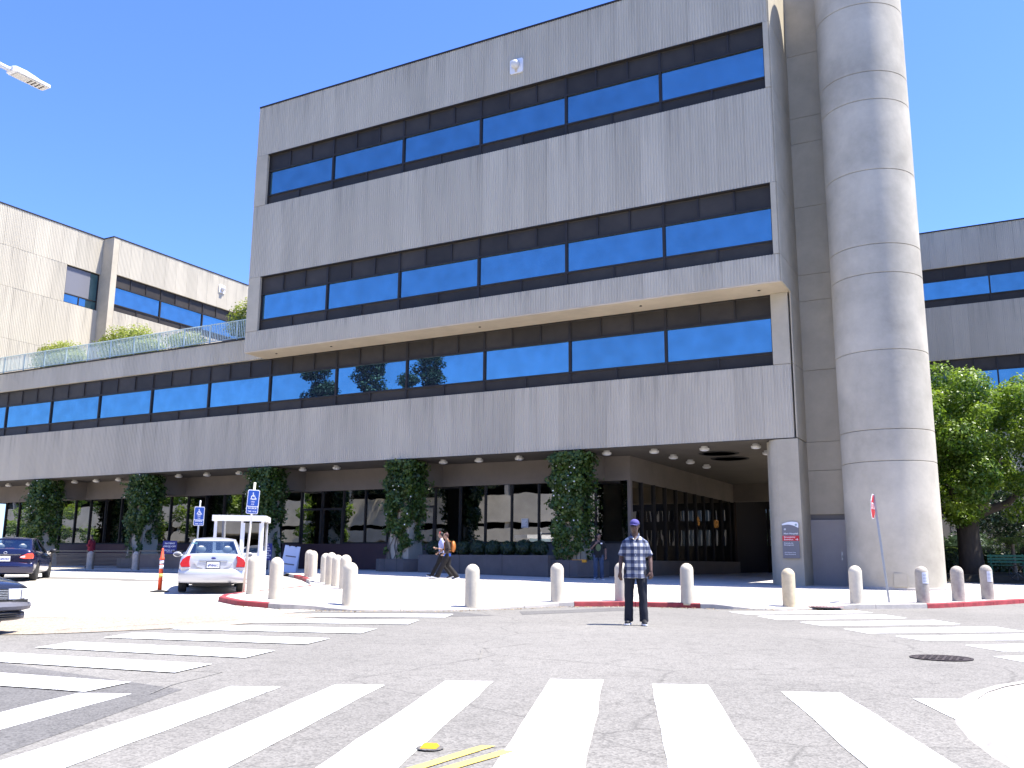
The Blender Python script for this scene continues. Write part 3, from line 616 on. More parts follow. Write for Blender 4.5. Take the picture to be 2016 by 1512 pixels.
# ------------------------------------------------------------------ columns with climbing vines, planters
place_c = ['far left behind the dark blue sedan', 'behind the fence, second from the left', 'behind the valet booth', 'right of the maroon wall', 'nearest the passage, white flowers at its top']
place_p = ['farthest to the left', 'behind the metal fence panels', 'behind the valet sign', 'beside the maroon wall', 'nearest the covered passage']
for ci, x in enumerate(COLX):
    z0 = SW(x, 34); y = 34.0
    c_ = thing('vine_column', 'tapered square concrete column under ivy, '+place_c[ci], 'column', (x, y, z0), group='columns along the pavement')
    mb = MB(); h = SOF-.02-z0
    for k, (a, za) in enumerate(((.56, .0), (.50, 1.2), (.45, 2.2), (.45, h))): pass
    prof = [(.60, 0), (.54, .9), (.46, 2.0), (.45, h)]
    vs = [(sx*a, sy*a, z) for a, z in prof for sx, sy in ((-1, -1), (1, -1), (1, 1), (-1, 1))]
    mb.add(vs, [(i*4+j, i*4+(j+1) % 4, (i+1)*4+(j+1) % 4, (i+1)*4+j) for i in range(3) for j in range(4)]+[(3, 2, 1, 0), (12, 13, 14, 15)]); mb.build('shaft', 'conc', c_)
    # vine
    v_ = thing('climbing_vine', 'flowering green vine wrapped round the concrete column '+place_c[ci], 'vine', (x, y, z0+.3), group='vines on the columns')
    n = 9500; hh = h-.05
    t = RNG.beta(1.45, 1.1, n)*hh; dens = np.clip((t-.5)/1.5, 0, 1)
    side = RNG.choice(3, n, p=[.5, .25, .25]); u = RNG.uniform(-1, 1, n)
    a = np.interp(t, [0, .9, 2.0, h], [.60, .54, .46, .45])+.03
    bulge = np.interp(t, [0, .8, 1.8, hh*.75, hh-.35, hh], [.03, .10, .20, .27, .27, .2])*(.6+.7*np.sin(t*(2.1+.3*ci)+ci*2)**2)
    off = a+np.abs(RNG.normal(0, 1, n))*bulge*.75
    tz = np.clip(t-.3, 0, hh-.25)
    P = np.stack([np.where(side == 0, u*(a+bulge*.8), np.where(side == 1, -off, off)), np.where(side == 0, -off, u*(a+.1)), tz], 1)
    N = np.stack([np.where(side == 0, 0, np.where(side == 1, -1, 1)), np.where(side == 0, -1, 0), np.full(n, .5)], 1).astype(float)
    gap = np.array([noise.noise(Vector((p[0]*2.2+ci*9, p[1]*2.2, p[2]*1.6))) for p in P])
    keep = gap+np.interp(tz, [0, .7, 1.7, 2.5, 3.4, hh], [-.6, -.25, .02, .25, .5, .8]) > RNG.uniform(-.28, .1, n)
    P, N, g2 = P[keep], N[keep], gap[keep]
    m_ = RNG.integers(30, 60)     # trailing sprays at the top
    Q = []
    for k in range(9):
        b0 = np.array([RNG.uniform(-.7, .7), -.72, hh-.55+RNG.uniform(-.3, .1)]); dd = np.array([RNG.uniform(-.9, .9), -.15, RNG.uniform(-.05, .4)])
        for s_ in range(14): Q.append(b0+dd*s_/14*RNG.uniform(.6, 1.)+np.array([0, 0, -.1*(s_/14)**2])+RNG.normal(0, .03, 3))
    leaves('foliage', np.concatenate([P, np.array(Q)]), .15, 'leaf_vine', v_, np.concatenate([N, np.tile([0, -1., .3], (len(Q), 1))]), .75, .9, tone=np.concatenate([.42+.7*g2, np.full(len(Q), .5)]))
    fl = P[(P[:, 2] > hh*.35) & (P[:, 1] < -.5)]
    if len(fl) > 40:
        fl = fl[RNG.choice(len(fl), [10, 10, 16, 14, 46][ci], replace=False)]+np.array([0, -.07, 0]); mb = MB()
        for p in fl: mb.ell(p, .035, .02, .035, 6, 3)
        mb.build('blossom', 'petal', v_)
    st = MB()
    for k in range(11):
        x0 = RNG.uniform(-.62, .62); pts = []; xx = x0
        for s_ in range(12):
            tt = s_/11*(hh*.8); xx += RNG.normal(0, .09); aa = float(np.interp(tt, [0, .9, 2.0, h], [.60, .54, .46, .45])); pts.append((max(-aa-.02, min(aa+.02, xx)), -aa-.03, tt-.25))
        st.tube(pts, [.02-.001*s_ for s_ in range(12)], 5)
    st.build('stem', 'stem', v_, smooth=True)
    # planter round its foot
    if ci != 0:
        zt = 1.32 if ci >= 3 else 1.22
        p_ = thing('column_planter', 'dark slate planter box at the foot of the column '+place_p[ci], 'planter', (x, y, z0), group='planters at the columns')
        mb = MB(); w_, f_, hz = 1.15, 1.05, zt-z0
        out = [(-w_, .9), (-w_, -f_*.55), (-w_*.55, -f_), (w_*.55, -f_), (w_, -f_*.55), (w_, .9)]; inn = [(p[0]*.9, p[1]*.9) for p in out]; n_ = len(out)
        mb.add([(a_, b_, 0) for a_, b_ in out]+[(a_, b_, hz) for a_, b_ in out]+[(a_, b_, hz) for a_, b_ in inn]+[(a_, b_, hz-.1) for a_, b_ in inn],
               [(i+k*n_, (i+1) % n_+k*n_, (i+1) % n_+(k+1)*n_, i+(k+1)*n_) for k in range(3) for i in range(n_)]+[tuple(range(3*n_, 4*n_))])
        mb.build('box', 'slate', p_)
        for q in ((-.35, -f_-.004), (.3, -f_-.004)): MB().box(q[0], q[0]+.01, q[1], q[1]+.006, .01, hz-.01).build('panel_joint', 'black', p_)
# long planter with clipped balls
zl = SW(-19, 33.2); LP = thing('long_planter', 'long low slate planter holding a row of clipped round shrubs', 'planter', (-19.25, 33.1, zl))
mb = MB(); hw, hd, hz = 3.05, .42, 1.50-zl
out = [(-hw, -hd), (hw, -hd), (hw, hd), (-hw, hd)]; inn = [(-hw+.08, -hd+.08), (hw-.08, -hd+.08), (hw-.08, hd-.08), (-hw+.08, hd-.08)]
mb.add([(a, b, -.1) for a, b in out]+[(a, b, hz) for a, b in out]+[(a, b, hz) for a, b in inn]+[(a, b, hz-.1) for a, b in inn], [(i+k*4, (i+1) % 4+k*4, (i+1) % 4+(k+1)*4, i+(k+1)*4) for k in range(3) for i in range(4)]+[(12, 13, 14, 15)])
mb.build('box', 'slate', LP)
for q in (-1.0, 1.0): MB().box(q, q+.01, -hd-.008, -hd-.001, 0, hz-.01).build('panel_joint', 'black', LP)
MB().box(-hw+.08, hw-.08, -hd+.08, hd-.08, hz-.09, hz-.05).build('soil', 'soil', LP)
ordn = ['first', 'second', 'third', 'fourth', 'fifth', 'sixth', 'seventh', 'eighth']
def ball(name, loc, r, n, m, label, cat, group=None, flat=.9, ls=.07):
    b = thing(name, label, cat, loc, group=group); P = RNG.normal(size=(n, 3)); P /= np.linalg.norm(P, axis=1)[:, None]; N = P.copy(); rr = r*(1+.06*RNG.normal(size=n))
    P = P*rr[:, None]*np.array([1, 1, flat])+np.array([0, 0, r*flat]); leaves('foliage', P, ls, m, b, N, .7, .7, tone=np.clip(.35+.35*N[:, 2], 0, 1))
    MB().ell((0, 0, r*flat), r*.9, r*.9, r*flat*.9, 12, 8).build('inner_mass', 'leaf_box' if m == 'leaf_box' else 'leaf_dark', b); MB().tube([(0, 0, -.08), (0, 0, r)], .03, 6).build('stem', 'bark', b); return b
for i in range(8): ball('clipped_shrub', (-21.75+.71*i, 33.12, 1.44), .36+.015*math.sin(i*2.3), 900, 'leaf_box', 'round clipped shrub, %s from the left in the long planter' % ordn[i], 'shrub', 'clipped shrubs in the long planter')
hr = MB(); hr.tube([(-17.05, 33.75, .95), (-17.05, 33.75, 2.30), (-16.98, 33.75, 2.37), (-16.3, 33.75, 2.37), (-15.95, 33.75, 2.22), (-15.5, 33.75, 1.9)], .025, 8)
tag(hr.build('handrail', 'fence', smooth=True), 'bent dark metal handrail behind the long planter', 'handrail')

# ceiling lights under the building
lt = MB(); lt.lathe([(.17, 0), (.19, .03), (.19, .09), (.13, .10), (.13, .16)], 16); lm = lt.mesh('housing', 'lamp', True); lm.set_sharp_from_angle(angle=R(35))
ld = MB().lathe([(.10, -.02), (.15, 0), (.15, .012)], 14).mesh('diffuser', 'text')
LG = [(-14.35, 34.3), (-12.4, 34.5), (-12.36, 36.7), (-12.32, 38.85), (-12.24, 41.0), (-10.36, 34.5), (-8.4, 34.6), (-8.5, 36.8), (-22.3, 34.45), (-20.45, 34.45), (-18.45, 34.45), (-30.5, 34.5), (-28.4, 34.5), (-39.2, 34.6), (-37.1, 34.6), (-34.8, 34.6), (-48, 34.8), (-46.1, 34.8), (-44.2, 34.8), (-54.2, 34.8), (-52.2, 34.8)]
ll = ['just right of the column nearest the passage', 'at the passage mouth, left end of the front row', 'second into the passage', 'third into the passage', 'deepest in the passage', 'in front of the two round ceiling grilles', 'at the passage mouth beside the corner column', 'half hidden behind the corner column',
      'left of three above the long planter', 'middle of three above the long planter', 'right of three above the long planter', 'just right of the column behind the valet booth', 'above the maroon wall', 'just right of the second column', 'midway between second and third columns', 'just left of the column behind the booth',
      'right of the leftmost column', 'midway between the two leftmost columns', 'just left of the second column', 'at the far left edge', 'left of the leftmost column']
for (x, y), s_ in zip(LG, ll):
    o = thing('ceiling_light', 'small white soffit light, '+s_, 'ceiling light', (x, y, SOF-.17), group='lights under the overhang'); put('housing', lm, o); put('diffuser', ld, o)

# ------------------------------------------------------------------ bollards
def bollard_mesh(m, r=.155, h=.9, rag=0.):
    mb = MB(); prof = [(r*1.0, -.05), (r, .0), (r, h-r)]+[(r*math.cos(a), h-r+r*1.05*math.sin(a)) for a in np.linspace(.15, 1.5, 7)]
    mb.lathe(prof, 24); me = mb.mesh('bollard', m, True); return me
bn, bo = bollard_mesh('bollard'), bollard_mesh('bollard_old', .16)
BL = [(-10.47, 17.44, 0, 'scuffed cream bollard with dark scrapes, in front of the long planter'), (-9.62, 19.9, 0, 'clean cream bollard left of the man in the cap'), (-8.43, 20.95, 0, 'cream bollard half hidden by the man in the cap'), (-6.95, 21.4, 0, 'cream bollard right of the man in the cap'),
      (-4.86, 22.6, 0, 'ochre-tinted bollard in front of the corner column'), (-3.55, 23.95, 0, 'cream bollard just left of the leaning red sign'), (-2.2, 25.45, 1, 'rough brown bollard with a paper notice, in front of the tower'), (-1.48, 26.9, 1, 'plain rough brown bollard between two with notices'), (-.85, 28.4, 1, 'rough brown bollard with a paper notice in front of the tree'),
      (-12.58, 15.9, 0, 'cream bollard at the front right of the kerb island'), (-14.85, 16.1, 0, 'cream bollard in the middle of the red kerb tip'), (-16.6, 17.2, 0, 'cream bollard at the foot of the leaning parking sign'),
      (-22.02, 25.5, 0, 'farthest bollard of the tight row beside the ramp'), (-21.6, 25.2, 0, 'second farthest bollard of the tight row beside the ramp'), (-19.53, 23.4, 0, 'third bollard of the tight row beside the ramp'), (-17.9, 21.7, 0, 'fourth bollard of the tight row beside the ramp'), (-17.3, 21.25, 0, 'fifth bollard of the tight row beside the ramp'), (-16.4, 20.5, 0, 'nearest bollard of the tight row beside the ramp')]
for x, y, k, lb in BL:
    x2, y2 = x, y
    if lb.startswith('ochre'): me = bollard_mesh(mat('ochre_bollard', (.56, .46, .30), .85, var=.15, scale=4, bump=.15, bscale=25))
    else: me = (bn, bo)[k]
    o = put('bollard', me, None, (x, y, surf(x, y)), RNG.uniform(0, 6)); tag(o, lb, 'bollard', 'bollards along the kerb'); o.scale = (1, 1, RNG.uniform(.97, 1.03))
    if 'paper notice' in lb:
        mb = MB(); n = 6; r = .166; a0 = -PI/2+.15
        vs = [(r*math.cos(a0+i*.2), r*math.sin(a0+i*.2), z) for z in (.47, .74) for i in range(n)]; mb.add(vs, [(i, i+1, n+i+1, n+i) for i in range(n-1)])
        nt = mb.build('notice', 'text'); nt.location = (x, y, surf(x, y)); tag(nt, 'white paper notice taped round the bollard '+('in front of the tower' if x < -2 else 'in front of the tree'), 'notice', 'paper notices on bollards')
        ln = MB()
        for q in range(6):
            z = .51+.036*q; ln.add([(r*1.006*math.cos(a0+.1+i*.2), r*1.006*math.sin(a0+.1+i*.2), z+dz) for dz in (0, .010) for i in range(4)], [(i, i+1, 5+i, 4+i) for i in range(3)])
        ln.build('print_line', 'grey', nt)
    if lb.startswith('scuffed'):
        for q in range(9):
            a = -PI/2+RNG.uniform(-.1, .7); z = RNG.uniform(.28, .62); MB().box(-.02, .02, -.003, .003, 0, RNG.uniform(.008, .03)).build('scrape', 'grey', o, (.1555*math.cos(a), .1555*math.sin(a), z), a+PI/2)
# fence of bollards and grille panels by the drop-off
FB = [(-27.9, 27.3), (-29.7, 30.2), (-33.5, 30.3), (-36.9, 30.4), (-40.3, 30.5), (-43.7, 30.6)]
fl_ = ['grey shaded bollard behind the silver car', 'grey fence bollard behind the orange post', 'grey fence bollard third from the dark car', 'grey fence bollard second from the dark car', 'grey fence bollard nearest the dark car', 'sunlit fence bollard beside the dark car mirror']
for (x, y), lb in zip(FB, fl_): tag(put('bollard', bo if x < -30 else bn, None, (x, y, SW(x, y)-.02)), lb, 'bollard', 'bollards of the drop-off fence')
fp = ['in shade behind the orange post', 'in front of the second ivy column', 'between two bollards under the maroon wall', 'sunlit beside the dark car']
for k in range(4):
    (xa, ya_), (xb, yb_) = FB[k+1], FB[k+2]; z = SW((xa+xb)/2, 30.4); o = thing('fence_panel', 'metal slatted fence panel '+fp[k], 'fence', (xb+.25, yb_, z), math.atan2(ya_-yb_, xa-xb), 'panels of the drop-off fence')
    wd = math.hypot(xa-xb, ya_-yb_)-.5
    fr = MB()
    for x in (0, wd): fr.box(x-.03, x+.03, -.03, .03, 0, .93)
    fr.box(.03, wd-.03, -.03, .03, .88, .93); fr.box(.03, wd-.03, -.02, .02, .74, .78); fr.box(.03, wd-.03, -.02, .02, .08, .12); fr.build('frame', 'fence', o)
    if k in (0, 2, 3):
        sl = MB().box(.03, wd-.03, -.012, .012, 0, .028).mesh('slat', 'fence')
        for q in range(9): put('slat', sl, o, (0, 0, .155+.064*q))
    else: MB().box(.03, wd-.03, -.012, .012, .13, .73).build('infill_sheet', 'slate', o)

# ------------------------------------------------------------------ signs
def rrect(w, h, r=.03, n=4):
    p = []
    for cx_, cz_, a0 in ((w/2-r, -h/2+r, -PI/2), (w/2-r, h/2-r, 0), (-w/2+r, h/2-r, PI/2), (-w/2+r, -h/2+r, PI)):
        for i in range(n+1): a = a0+PI/2*i/n; p.append((cx_+r*math.cos(a), cz_+r*math.sin(a)))
    return p
def ring2(mb, c, r0, r1, a0, a1, y, n=20):
    vs = []
    for i in range(n+1):
        a = a0+(a1-a0)*i/n; vs += [(c[0]+r0*math.cos(a), y, c[1]+r0*math.sin(a)), (c[0]+r1*math.cos(a), y, c[1]+r1*math.sin(a))]
    mb.add(vs, [(2*i, 2*i+1, 2*i+3, 2*i+2) for i in range(n)])
def seg(mb, a, b, w, y):
    a, b = Vector(a), Vector(b); d_ = (b-a).normalized(); n_ = Vector((-d_.y, d_.x))*w/2
    mb.add([((a+n_).x, y, (a+n_).y), ((a-n_).x, y, (a-n_).y), ((b-n_).x, y, (b-n_).y), ((b+n_).x, y, (b+n_).y)], [(0, 1, 2, 3)])
def parking_sign(base, top, rz, size, label, zc, maxt, polemat):
    o = thing('parking_sign', label, 'sign', base, 0); tv = Vector(top)-Vector(base)
    MB().tube([(0, 0, -.05), tuple(tv)], .03, 10).build('pole', polemat, o, smooth=True)
    w, h = size; c = tv*(zc/tv.z); pl = put('sign_plate', None, o)
    ax = math.atan2(math.hypot(tv.x, tv.y), tv.z)
    mbp = MB(); mbp.plate(rrect(w, h, .04), -.006, .006); me = mbp.mesh('sign_plate', 'text')
    pl.data = None
    bpy.data.objects.remove(pl); pl = put('sign_plate', me, o)
    lean = (tv.x*math.cos(rz)+tv.y*math.sin(rz))/tv.z
    pl.rotation_euler = Matrix.Rotation(rz, 4, 'Z').to_euler(); pl.matrix_local = Matrix.Translation(c+Vector((math.sin(rz), -math.cos(rz), 0))*.045) @ Matrix.Rotation(rz, 4, 'Z') @ Matrix.Rotation(math.atan(lean), 4, 'Y') @ Matrix.Rotation(math.atan((tv.x*math.sin(rz)-tv.y*math.cos(rz))/tv.z), 4, 'X')
    a = h*.69; mb = MB(); mb.plate([(x, z+h/2-a/2-.008) for x, z in rrect(w-.035, a-.03, .03)], -.010, -.0065); mb.plate([(x, z-h/2+(h-a)/2+.002) for x, z in rrect(w-.035, h-a-.028, .025)], -.010, -.0065); mb.build('blue_field', 'blue', pl)
    sy = MB(); k = w/.30; cz = h/2-.16*k; y = -.0115
    ring2(sy, (0, cz-.035*k), .043*k, .060*k, PI*.62, PI*2.02, y); ring2(sy, (-.012*k, cz+.072*k), 0, .016*k, 0, 2*PI, y)
    seg(sy, (-.012*k, cz+.05*k), (-.008*k, cz-.02*k), .024*k, y); seg(sy, (-.008*k, cz-.014*k), (.042*k, cz-.018*k), .020*k, y); seg(sy, (.038*k, cz-.016*k), (.062*k, cz-.075*k), .018*k, y); seg(sy, (.055*k, cz-.075*k), (.082*k, cz-.066*k), .016*k, y); seg(sy, (-.01*k, cz+.02*k), (.035*k, cz+.018*k), .015*k, y)
    sy.build('wheelchair_symbol', 'text', pl)
    for t_, z, s_, ww in (('PARKING', .02, .05, .15), ('ONLY', -.045, .05, .1), ('FOR', -.11, .045, .075), ('DISABLED', -.17, .042, .2)): text(t_, s_*k, 'text', pl, (0, -.0115, (z+.045)*k), ww*k)
    zb = -h/2+(h-a)/2
    text('MAXIMUM', .055*k, 'text', pl, (0, -.0115, zb+.045*k), .2*k); text(maxt, .055*k, 'text', pl, (0, -.0115, zb-.035*k), .22*k)
    return o
zb_ = SW(-17.35, 17.9); parking_sign((-17.5, 17.8, zb_), (-17.21, 17.68, 3.2), R(44), (.30, .62), 'leaning cream pole with blue disabled parking sign above the kerb tip', 2.27, 'TIME 10/30', 'cream')
b2 = (-25.35, 23.4); parking_sign((*b2, G(*b2)), (-25.0, 23.1, 3.25), R(44), (.34, .66), 'thin metal pole with blue disabled parking sign behind the silver car', 2.18, 'TIME 10/30', 'metal')

def board_sign(name, label, loc, rz, w, h, lines, post=.0, m='navy'):
    o = thing(name, label, 'sign', loc, rz); MB().plate([(-w/2, 0), (w/2, 0), (w/2, h), (-w/2, h)], -.02, .02).build('board', m, o, (0, 0, post))
    for x in (-w*.35, w*.35): MB().box(x-.02, x+.02, .02, .06, 0, post+h*.8).build('leg', 'metal', o)
    z = post+h
    for t_, s_, ww in lines: z -= s_*1.28; text(t_, s_*.95, 'text', o, (0, -.024, z+s_*.1), ww*w)
    return o
board_sign('patient_sign', 'navy patient drop-off and pick-up board behind the orange post', (-34.5, 30.25, SW(-34.5, 30.25)+.0), R(38), .62, .60, [('PATIENT', .105, .72), ('DROP-OFF', .105, .88), ('and', .04, .12), ('PICK-UP', .105, .72), ('ZONE', .05, .4)], .78)
board_sign('valet_sign', 'navy valet parking board beside the white booth', (-28.75, 30.4, SW(-28.75, 30.4)), R(38), .56, .72, [('VALET', .082, .5), ('PARKING', .082, .66), ('AVAILABLE', .082, .8), ('FOR ALL', .082, .62), ('CUSTOMERS', .082, .9), ('AT ARRIVAL', .075, .7)], .52)

# hospital direction panel on the corner column
hs = thing('direction_sign', 'grey direction panel with red emergency stripe on the corner column', 'sign', (-7.02, 33.40, 1.42), 0)
w, h = .62, 1.36; topc = [(-w/2, 0), (w/2, 0), (w/2, h-.06)]+[(w/2-w*t, h-.06+.10*math.sin(PI*(.15+.75*t))-.04*t) for t in np.linspace(.05, 1, 9)]
MB().plate(topc, -.05, -.01).build('panel', 'grey', hs)
wv = [(w/2, h-.06)]+[(w/2-w*t, h-.06+.10*math.sin(PI*(.15+.75*t))-.04*t) for t in np.linspace(.05, 1, 9)]+[(-w/2, h-.10)]+[(-w/2+w*t, h-.12-.10*t*t+.05*math.sin(PI*t)) for t in np.linspace(.05, 1, 9)]
MB().plate(wv[::1], -.054, -.0505).build('white_crest', 'text', hs)
em = MB()
for a in (0, PI/2, PI, 1.5*PI): ring2(em, (w/2-.09+.022*math.cos(a), h-.10+.022*math.sin(a)), .008, .024, 0, 2*PI, -.0552, 12)
em.build('emblem', 'teal', hs)
MB().plate([(-w/2, .66), (w/2+.012, .66), (w/2+.012, .85), (-w/2, .85)], -.054, -.0505).build('red_stripe', 'signred', hs)
ar = MB(); seg(ar, (-.20, 1.05), (-.20, 1.12), .02, -.0552); seg(ar, (-.205, 1.125), (-.235, 1.085), .018, -.0552); seg(ar, (-.195, 1.125), (-.165, 1.085), .018, -.0552)
seg(ar, (.18, .71), (.27, .71), .02, -.0552); seg(ar, (.275, .705), (.235, .745), .018, -.0552); seg(ar, (.275, .715), (.235, .675), .018, -.0552); ar.build('arrow', 'text', hs)
for t_, z, s_, ww in (('Main Hospital', .93, .085, .52), ('Emergency', .80, .08, .42), ('Entrance', .71, .08, .34), ('Entrada de', .57, .055, .33), ('Emergencia', .50, .055, .35), ('All Clinics Line', .22, .05, .42), ('Valet Entrance', .15, .05, .42)): text(t_, s_, 'text', hs, (-.25, -.0552, z), ww, 'LEFT')

hs.scale = (.92, 1, .92); hs.location.z = 1.44
# stop sign seen almost edge-on
zb_ = SW(-2.95, 24.75); ss = thing('stop_sign', 'red octagonal sign seen edge-on atop a leaning grey post', 'sign', (-2.92, 24.8, zb_), 0)
tv = Vector((-.20, .05, 2.66)); MB().box(-.025, .025, -.02, .02, -.05, 2.66).build('post', 'metal', ss).rotation_euler = (R(-1), R(-4.3), 0)
oc = [(.33*math.cos(PI/8+i*PI/4), .33*math.sin(PI/8+i*PI/4)) for i in range(8)]
pl = MB().plate(oc, -.004, .004).build('plate', 'text', ss); pl.matrix_local = Matrix.Translation(tv+Vector((-.03, -.04, -.30))) @ Matrix.Rotation(R(88), 4, 'Z') @ Matrix.Rotation(R(4), 4, 'X')
MB().plate([(x*.93, z*.93) for x, z in oc], -.008, -.0045).build('red_field', 'signred', pl); text('STOP', .22, 'text', pl, (0, -.0095, 0), .5)

# A-frame board leaning at the maroon wall
af = thing('folding_board', 'blank white plastic A-frame board leaning by the maroon wall', 'sign board', (-27.6, 30.6, SW(-27.6, 30.6)), R(30))
mb = MB(); mb.plate([(-.33, 0), (.33, 0), (.33, 1.14), (.18, 1.14), (.18, 1.05), (.10, 1.05), (.08, 1.13), (-.08, 1.13), (-.10, 1.05), (-.18, 1.05), (-.18, 1.14), (-.33, 1.14)], -.02, .02); b_ = mb.build('front_board', 'paleblue', af); b_.rotation_euler = (R(-9), R(7), 0)
for z in (.66, .32): MB().box(-.22, .22, -.035, -.021, z, z+.05).build('groove', 'trimgrey', b_)
b3 = MB().plate([(-.33, 0), (.33, 0), (.33, 1.12), (-.33, 1.12)], -.015, .015).build('back_board', 'paleblue', af, (0, .42, 0)); b3.rotation_euler = (R(12), R(7), 0)

# valet booth
bx_, by_ = -24.6, 24.75; vb = thing('valet_booth', 'small white valet booth with dark windows behind the silver car', 'booth', (bx_, by_, G(bx_, by_)), R(38))
bw, bd, bh = .80, .75, 2.02
for sx in (-1, 1):
    for sy in (-1, 1): MB().box(sx*bw-.05, sx*bw+.05, sy*bd-.05, sy*bd+.05, 0, bh).build('post', 'whitem', vb)
MB().box(.06, .14, -bd-.045, -bd+.045, 0, bh).build('post', 'whitem', vb); MB().box(-bw+.06, bw-.06, .2, .24, 0, bh-.02).build('darkening_panel', 'dark', vb); MB().box(-bw+.06, bw-.06, -bd+.06, .2, bh-.05, bh-.02).build('darkening_ceiling', 'dark', vb)  # dark panels added inside so the booth windows read dark
MB().box(-bw-.12, bw+.12, -bd-.14, bd+.14, bh, bh+.20).build('roof', 'whitem', vb)
mb = MB(); mb.box(-bw+.05, .06, -bd-.02, -bd+.02, 0, 1.0); mb.box(-bw-.02, -bw+.02, -bd+.05, bd-.05, 0, 1.0); mb.box(bw-.02, bw+.02, -bd+.05, bd-.05, 0, 1.0); mb.box(-bw+.05, bw-.05, bd-.02, bd+.02, 0, bh); mb.build('wall', 'whitem', vb)
dr = MB().box(.14, bw-.05, -bd-.03, -bd+.01, .03, .92); dr.box(.14, .20, -bd-.03, -bd+.01, .92, 1.96); dr.box(bw-.11, bw-.05, -bd-.03, -bd+.01, .92, 1.96); dr = dr.build('door', 'whitem', vb); MB().tube([(.68, -bd-.04, .82), (.68, -bd-.08, .82), (.68, -bd-.08, .95)], .012, 6).build('handle', 'metal', dr)
MB().box(-bw+.05, .06, -bd-.008, -bd+.002, 1.0, bh).build('window_pane', 'lobby', vb); MB().box(.2, bw-.11, -bd-.012, -bd-.004, .92, 1.96).build('window_pane', 'lobby', vb)
for x in (-bw, bw): MB().box(x-.005, x+.005, -bd+.05, bd-.05, 1.0, bh).build('window_pane', 'lobby', vb)
MB().box(-.6, -.1, -.4, .2, .95, 1.0).build('counter', 'dark', vb)

# orange channel post
dz = G(-20.4, 17.7); dp = thing('delineator_post', 'orange channel post with white and yellow bands on a black base', 'traffic post', (-20.45, 17.7, dz))
MB().lathe([(.24, 0), (.24, .025), (.12, .05), (.06, .06)], 20).build('base', 'rubber', dp)
MB().lathe([(.055, .05), (.05, .85), (.065, .86), (.065, .90), (.045, .93), (.035, 1.08), (.022, 1.10), (.026, 1.16), (.015, 1.17)], 14).build('post', 'orange', dp, smooth=True)
for z, m_ in ((.80, 'text'), (.67, 'text'), (.44, 'yellow')): MB().lathe([(.0535, z-.05), (.0535, z+.05)], 14).build('reflective_band', m_, dp, smooth=True)

# manholes, lane reflector
def cover(name, x, y, r, label, m, zf, dz=.008):
    o = thing(name, label, 'manhole cover', (x, y, zf(x, y)+dz)); MB().lathe([(r, 0), (r, .008), (r-.03, .008), (r-.03, .002)], 28).build('rim', m, o); MB().lathe([(r-.04, .0), (r-.04, .006)], 28).build('lid', m, o)
    kn = MB().box(-.022, .022, -.022, .022, .006, .013).mesh('knob', m); nn_ = int(r/.075)
    for i in range(-nn_, nn_+1):
        for j in range(-nn_, nn_+1):
            if math.hypot(i, j)*.075 < r-.07: put('knob', kn, o, (i*.075, j*.075, 0))
iron = mat('cast_iron', (.07, .055, .05), .6, metal=.4, var=.3, scale=6); M['iron'] = iron
M['mauve'] = mat('rusty_lid', (.30, .20, .19), .8, var=.2, scale=6)
cover('manhole_cover', -.95, 12.75, .36, 'dark cast-iron manhole cover in the road', 'iron', G, .006)
cover('utility_cover', -4.1, 22.95, .40, 'reddish round utility cover in the pavement', 'mauve', SW, .004)
rf = thing('road_reflector', 'amber raised road reflector beside the yellow lines', 'road marker', (-3.30, 5.02, G(-3.3, 5.02)+.013), R(20)); mb = MB(); mb.add([(-.05, -.05, 0), (.05, -.05, 0), (.05, .05, 0), (-.05, .05, 0), (-.04, -.025, .02), (.04, -.025, .02), (.04, .025, .02), (-.04, .025, .02)], [(0, 1, 5, 4), (1, 2, 6, 5), (2, 3, 7, 6), (3, 0, 4, 7), (4, 5, 6, 7)]); M['amber'] = mat('amber_lens', (.85, .38, .02), .3); mb.build('body', 'amber', rf); MB().lathe([(.085, -.006), (.085, -.002)], 18).build('glue_pad', 'patch', rf)
# fallen leaves along the gutter
Pl = []
for k in range(700):
    dd = RNG.uniform(float(np.interp(-15.5, FX, L)), float(np.interp(-3.5, FX, L))); x, y = at_len(dd); r_ = abs(RNG.normal(0, .16))+.03; Pl.append((x+.25*r_, y-r_, G(x, y-r_)+.012))
M['litter'] = leaf_mat('dry_leaf', (.22, .15, .07), (.45, .33, .17), .1); lf = leaves('leaf_litter', np.array(Pl), .045, 'litter', None, np.tile([0, 0, 1.], (700, 1)), .6, .4); tag(lf, 'dry leaf litter blown along the foot of the kerb', 'leaf litter', kind='stuff')

# wall lamps
for loc, rz, lb in (((-17.38, 31.99, 22.32), 0, 'square white lamp with stained round globe high on the main facade'), ((-55.49, 51.9, 22.9), PI/2, 'white lamp on the sunlit wing near its roofline')):
    o = thing('wall_lamp', lb, 'wall lamp', loc, rz); mb = MB(); mb.plate(rrect(.62, .66, .07), -.06, .01); mb.build('back_plate', 'whitem', o); MB().ell((0, -.16, .03), .21, .17, .21, 16, 10).build('globe', 'lamp', o, smooth=True); MB().box(-.05, .05, -.1, -.06, -.28, -.14).build('bracket', 'soffit', o)
